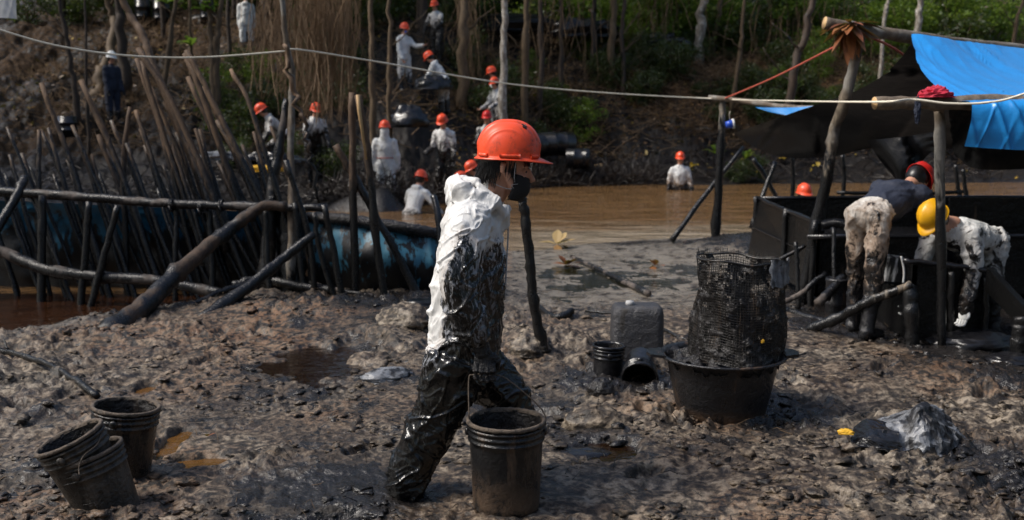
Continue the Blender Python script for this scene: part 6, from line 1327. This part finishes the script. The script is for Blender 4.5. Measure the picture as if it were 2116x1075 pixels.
# ------------------------------------------------------------------ trees
def crown_pts(n, R_, flat=.6, clumps=26, seed=0):
    g = np.random.default_rng(seed); c_ = g.normal(0, 1, (clumps, 3)); c_ /= np.linalg.norm(c_, axis=1)[:, None]; c_ *= (g.uniform(.2, 1, clumps) ** .5)[:, None] * R_; c_[:, 2] *= flat
    k = g.integers(0, clumps, n); return c_[k] + g.normal(0, R_ * .17, (n, 3)) * np.array([1, 1, .7])
CROWN = [leafscatter('crown', crown_pts(1500, 1.9, .55, 30, i), .15, M['leaf'], .7) for i in range(3)]
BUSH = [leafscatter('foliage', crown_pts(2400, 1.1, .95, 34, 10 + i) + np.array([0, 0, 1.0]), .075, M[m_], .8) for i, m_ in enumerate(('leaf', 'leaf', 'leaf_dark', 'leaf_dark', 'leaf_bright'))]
BARKI = 0
def tree(label, P, w, bark, crown=True, group=None, seed=0, branches=0, name='tree', sink=True):
    pts_ = [A(*q_) for q_ in P]; b0 = pts_[-1].copy()
    if sink: b0.z = gz(b0.x, b0.y) - .1; pts_[-1] = b0 if b0.z < pts_[-1].z + .4 else pts_[-1]
    top = pts_[0] + (pts_[0] - pts_[1]).normalized() * 3.2; top.z = max(top.z, pts_[0].z + 2.6); pts_ = [top] + pts_
    root = thing(name, pts_[-1], label, 'tree', group); r1 = w / 2 / FPX * P[-1][2]; part(stickmb(pts_, r1 * .55, r1 * 1.15, 9, seed, .012 * r1 / .05, 5, None, .14), 'trunk', M[bark], root); r_ = random.Random(seed)
    for k in range(0 if bark == 'bark_pale' else branches):
        i = r_.randint(1, max(1, len(pts_) - 2)); p0 = pts_[i].lerp(pts_[i + 1] if i + 1 < len(pts_) else pts_[i], r_.random()); s_ = r_.choice((-1, 1)); mb = stickmb([p0, p0 + Vector((s_ * .3, r_.uniform(-.2, .2), .3)), p0 + Vector((s_ * .8, r_.uniform(-.4, .4), r_.uniform(.5, 1.0)))], r1 * .3, r1 * .1, 5, seed + k, .02, 4); part(mb, 'branch', M[bark], root)
    if crown:
        o = link('crown', CROWN[seed % 3], root); o.location = top - root.location + Vector((0, 0, .8)); o.rotation_euler = (0, 0, r_.uniform(0, 6)); s_ = r_.uniform(.8, 1.25); o.scale = (s_, s_, s_)
    return root
T = [('slender dark trunk left of the curved tree at the left', [(120, -10, 24), (140, 90, 24), (150, 160, 24), (163, 258, 24)], 11, 'bark_dark'),
 ('very thin sapling between the dark trunk and the curved tree', [(175, -10, 23), (178, 100, 23), (180, 200, 23), (182, 265, 23)], 6, 'bark_dark'),
 ('thick curved mossy trunk beside the person in navy', [(222, -10, 27.5), (236, 40, 27.5), (226, 110, 27), (208, 160, 26.5), (200, 215, 26)], 22, 'bark_brown'),
 ('dark trunk just right of the curved mossy trunk', [(246, -10, 26), (250, 60, 26), (255, 140, 26)], 20, 'bark_dark'),
 ('greenish slanting sapling on the left slope', [(366, -10, 26), (356, 50, 26), (332, 145, 26)], 10, 'bark_brown'),
 ('thin upright sapling with broad leaves by the two drums', [(392, -10, 27), (393, 60, 27), (394, 110, 27)], 7, 'bark_brown'),
 ('mossy trunk of the leafy pair, left one', [(432, -10, 24), (436, 60, 24), (440, 140, 24), (444, 190, 24)], 13, 'bark_brown'),
 ('mossy trunk of the leafy pair, right one', [(458, -10, 24), (452, 60, 24), (446, 120, 24), (444, 185, 24)], 14, 'bark_brown'),
 ('thin dark trunk left of the topmost left worker', [(470, -10, 28), (473, 80, 28)], 8, 'bark_dark'),
 ('brown upright trunk right of the vine curtain', [(766, -10, 22), (768, 100, 22), (770, 240, 22), (772, 330, 22)], 13, 'bark_brown'),
 ('straight brown trunk nearest the blue-masked worker', [(805, -10, 22.6), (806, 100, 22.6), (805, 200, 22.6), (802, 300, 22.6)], 11, 'bark_brown'),
 ('dark trunk between the slope workers near the top', [(868, -10, 30), (866, 60, 30), (864, 130, 30)], 12, 'bark_dark'),
 ('mossy trunk left of the pale one', [(958, -10, 26.5), (957, 80, 26.5), (953, 180, 26.5)], 20, 'bark_brown'),
 ('pale white straight trunk beside the two standing workers', [(1044, -10, 24.8), (1041, 100, 24.8), (1040, 200, 24.8), (1038, 270, 24.8)], 17, 'bark_pale'),
 ('brown trunk just right of the pale white trunk', [(1090, -10, 27), (1086, 120, 27), (1080, 260, 27)], 14, 'bark_brown'),
 ('dark trunk standing before the black sheeting bank', [(1118, -10, 29), (1117, 90, 29), (1116, 190, 29)], 12, 'bark_dark'),
 ('slim dark trunk beside the oily track', [(1160, -10, 30), (1160, 80, 30), (1158, 170, 30)], 9, 'bark_dark'),
 ('dark trunk at the left of the brush pile', [(1228, -10, 32), (1227, 40, 32), (1226, 80, 32)], 12, 'bark_dark'),
 ('brown trunk in the middle of the brush pile', [(1268, -10, 31), (1266, 70, 31), (1264, 140, 31)], 15, 'bark_brown'),
 ('thin black curved trunk right of the brush pile', [(1292, -10, 30.5), (1285, 70, 30.5), (1292, 155, 30.5)], 9, 'bark_dark'),
 ('white mottled trunk at the forest edge', [(1456, -10, 33), (1448, 60, 33), (1442, 150, 33)], 19, 'bark_pale'),
 ('slanting grey trunk right of the white mottled one', [(1492, -10, 33.5), (1480, 60, 33.5), (1468, 140, 33.5)], 11, 'bark_brown'),
 ('thin pale trunk standing deeper in the forest', [(1556, -10, 36), (1555, 40, 36), (1554, 80, 36)], 9, 'bark_pale'),
 ('long slanting purple-brown trunk behind the red cord', [(1680, -10, 28), (1662, 80, 28), (1640, 150, 28), (1618, 205, 28)], 17, 'bark_dark'),
 ('slim slanting trunk rising behind the ridge pole', [(1838, -10, 29), (1828, 40, 29), (1812, 150, 29)], 8, 'bark_pale'),
 ('pale trunk behind the top of the blue tarpaulin', [(1902, -10, 31), (1898, 40, 31), (1892, 120, 31)], 14, 'bark_pale'),
 ('leaning brown sapling behind the right of the tarpaulin', [(2112, 10, 30), (2100, 50, 30), (2085, 110, 30)], 8, 'bark_brown'),
 ('curved grey sapling left of the shelter beam', [(1535, 30, 30), (1530, 100, 30), (1512, 200, 30)], 9, 'bark_brown')]
for i, (lab, P, w, bk) in enumerate(T): tree(lab, P, w, bk, i % 4 == 0, None, 200 + i, 2)
tr_ = random.Random(77)
proto = {}
for k in range(3):
    b0 = Vector((0, 0, 0)); rt = thing('tree', b0, 'thin trunk standing deeper in the forest behind the slope', 'tree', 'thin trees of the forest behind')
    sx = tr_.uniform(-.3, .3); part(stickmb([(sx * 2, 0, 9), (sx, .1, 5), (0, 0, 2), (0, 0, -.5)], .05, .11, 8, 300 + k, .03, 6, None, .15), 'trunk', M[('bark_dark', 'bark_brown', 'bark_pale')[k]], rt)
    cr = link('crown', CROWN[k], rt); cr.location = (sx * 2, 0, 9.2); proto[k] = rt
cnt = 0
for i in range(150):
    X = tr_.uniform(-14, 20); Yf_ = float(np.interp(X, *zip(*SF))); Y = Yf_ + (tr_.uniform(13, 30) if i % 3 else tr_.uniform(9.5, 13)); k = tr_.choices((0, 1, 2), (6, 3, .8))[0]
    if cnt >= 100: break
    o = proto[k] if proto[k].location.length == 0 else copy_tree(proto[k]); o.location = (X, Y, gz(X, Y)); o.rotation_euler = (tr_.uniform(-.06, .06), tr_.uniform(-.08, .08), tr_.uniform(0, 6.28)); s_ = tr_.uniform(.6, 1.25); o.scale = (s_, s_, tr_.uniform(.8, 1.15)); cnt += 1
# shrubs
bp = {}
for k in range(5):
    rt = thing('shrub', (0, 0, 0), ('green bush at the forest edge', 'leafy green bush at the forest edge', 'dark bush under the trees', 'brownish dark bush under the trees', 'bright bush at the forest edge')[k], 'shrub', ('green bushes at the forest edge', 'green bushes at the forest edge', 'dark bushes under the trees', 'dark bushes under the trees', 'bright bushes at the forest edge')[k]); link('foliage', BUSH[k], rt)
    mb = MB(); r_ = random.Random(k)
    for j in range(7): a = r_.uniform(0, 6.28); mb.tube([(0, 0, -.2), (.25 * math.cos(a), .25 * math.sin(a), .7), (.6 * math.cos(a), .6 * math.sin(a), 1.5)], [.018, .012, .006], 4)
    mb.build('stems', M['bark_brown'], rt); bp[k] = rt
for q_ in (0, 2): bp[q_]['label'] = bp[q_ + 1]['label']; 
def bush(k, X, Y, s_):
    o = bp[k] if bp[k].location.length == 0 else copy_tree(bp[k]); o.location = (X, Y, gz(X, Y) - .15); o.rotation_euler = (0, 0, tr_.uniform(0, 6.28)); o.scale = (s_, s_, s_ * tr_.uniform(.8, 1.3))
for i in range(84):
    X = tr_.uniform(.5, 15); Yf_ = float(np.interp(X, *zip(*SF))); Y = Yf_ + tr_.uniform(3.6, 9.5)
    if abs(X - (5.3 - (Y - Yf_) * .52)) < .7: continue
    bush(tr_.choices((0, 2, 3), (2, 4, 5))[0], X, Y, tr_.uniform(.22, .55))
for i in range(92):
    X = tr_.uniform(1.5, 18); Yf_ = float(np.interp(X, *zip(*SF))); lim = 7.2 if X > 5 else 9.2
    Y = Yf_ + lim + abs(tr_.gauss(0, 5)); bush(tr_.choices((0, 1, 2, 3, 4), (4, 4, 3, 2, .8))[0], X, Y, tr_.uniform(.6, 1.15))
for i in range(58):
    X = tr_.uniform(-14, 3); Yf_ = float(np.interp(X, *zip(*SF))); Y = Yf_ + tr_.uniform(12, 26); bush(tr_.choices((0, 1, 2, 3, 4), (2, 2, 5, 3, .6))[0], X, Y, tr_.uniform(.7, 1.3))
for (px, py, Y, k, s_) in [(1140, 150, 29.5, 3, .45), (1010, 190, 26.5, 3, .5), (1090, 220, 27, 3, .5), (1180, 195, 29, 3, .4), (450, 160, 24.5, 2, .5), (480, 200, 23.5, 2, .55), (560, 150, 24.5, 2, .6), (440, 40, 25.5, 0, .5), (700, 120, 24.5, 2, .6), (540, 20, 26.5, 0, .5), (620, 20, 25, 2, .7), (1520, 340, 26.2, 2, .35), (1560, 350, 26.5, 2, .35),
                         (760, 20, 30, 2, .8), (820, 0, 31.5, 2, .9), (720, 60, 27.5, 2, .6), (960, 60, 29, 2, .6), (1060, 120, 28.5, 2, .6), (1130, 110, 30, 2, .5), (300, 0, 32, 2, .8), (60, 20, 31, 3, .7), (150, 0, 31.5, 2, .7), (500, 90, 27, 2, .5), (600, 200, 22.5, 2, .5), (700, 250, 21.5, 3, .4), (480, 260, 21.8, 2, .4), (940, 120, 27.5, 3, .4), (1250, 120, 31.5, 3, .5), (1310, 60, 33.5, 0, .6), (1400, 60, 34, 0, .8), (930, 20, 31, 2, .8), (660, 10, 28, 2, .8), (1400, 160, 31, 3, .6), (1550, 190, 30.5, 3, .6), (1640, 180, 31, 2, .6), (1720, 240, 30, 3, .5), (1870, 160, 31, 2, .7), (1590, 240, 29.5, 3, .45), (1480, 230, 29.5, 3, .35), (1330, 190, 30.5, 3, .35)]:
    q_ = A(px, py, Y); bush(k, q_.x, Y, s_)
# broad-leaved plants
def broad(label, px, py, Y, n, L, mat, seed, wid=.22):
    X = A(px, py, Y).x; c_ = Vector((X, Y, A(px, py, Y).z)); r_ = random.Random(seed); root = thing('broadleaf_plant', c_, label, 'plant')
    for k in range(n):
        a = r_.uniform(0, 6.28); e_ = r_.uniform(.5, 1.3); d_ = Vector((math.cos(a) * math.cos(e_), math.sin(a) * math.cos(e_), math.sin(e_))); s_ = d_.cross(Vector((0, 0, 1))).normalized(); l = L * r_.uniform(.7, 1.2); mb = MB(); vs = []
        for t_ in np.linspace(0, 1, 9):
            w = l * wid * math.sin(math.pi * min(1, t_ * .92 + .06)) ** .8; q_ = d_ * l * t_ + Vector((0, 0, -1)) * l * .45 * t_ ** 2.2; vs += [q_ - s_ * w + Vector((0, 0, w * .3)), q_, q_ + s_ * w + Vector((0, 0, w * .3))]
        mb.add(vs, [(3 * i + j, 3 * i + j + 1, 3 * i + j + 4, 3 * i + j + 3) for i in range(8) for j in range(2)]); o = mb.build('leaf', M[mat], root); attrf(o.data, 'hue', [r_.random()] * len(vs))
broad('bright green banana-like plant at the top behind the black heap', 1195, 40, 34.5, 12, 1.3, 'leaf_bright', 1, .14)
broad('bright broad-leaved plant between the vines at the top', 1005, 35, 34.5, 12, 1.1, 'leaf_bright', 2, .16)
broad('broad-leaved plant on the left slope by the sapling', 394, 95, 26.8, 7, .5, 'leaf_bright', 3)
broad('leafy shoot at the top of the leafy pair of trunks', 425, 25, 24, 9, .45, 'leaf_bright', 4)
broad('small fern-like plant at the far shore by the left shelter post', 1478, 318, 26.0, 10, .45, 'leaf', 5, .08)
broad('low fern growing on the far bank behind the braces', 1540, 330, 26.0, 10, .5, 'leaf', 6, .08)
broad('bright leafy shoot at the top left edge of the slope', 345, 8, 27, 9, .5, 'leaf_bright', 7)
for i, (px, py, Y) in enumerate(((1620, 330, 26.6), (1690, 345, 26.6), (1430, 345, 25.9))): broad(('yellow-leaved sprig left of the rear posts', 'yellow-leaved sprig between the rear posts', 'yellow-leaved sprig right of the wading worker')[i], px, py, Y, 5, .22, 'leaf_yellow', 20 + i)

# ------------------------------------------------------------------ unseen jungle leaves around the viewer, added to block sky and darken reflections
def ring(n, seed):
    g = np.random.default_rng(seed); nc_ = 420; th = g.uniform(R(44), R(316), nc_); rr = g.uniform(17, 27, nc_); zc = g.uniform(.5, 15, nc_) ; c_ = np.stack([np.sin(th) * rr, 4 + np.cos(th) * rr, zc], -1)
    k = g.integers(0, nc_, n); return c_[k] + g.normal(0, 1, (n, 3)) * np.array([1.1, 1.1, .8])
me_ = leafscatter('sky_blocking_leaf_ring', ring(60000, 5), .30, M['leaf_dark'], .7); tag(link('sky_blocking_leaf_ring', me_), kind='stuff')

print('TRIS', sum(sum(len(p.vertices) - 2 for p in me.polygons) if len(me.polygons) < 300000 else len(me.polygons) * 2 for me in bpy.data.meshes if me.users))
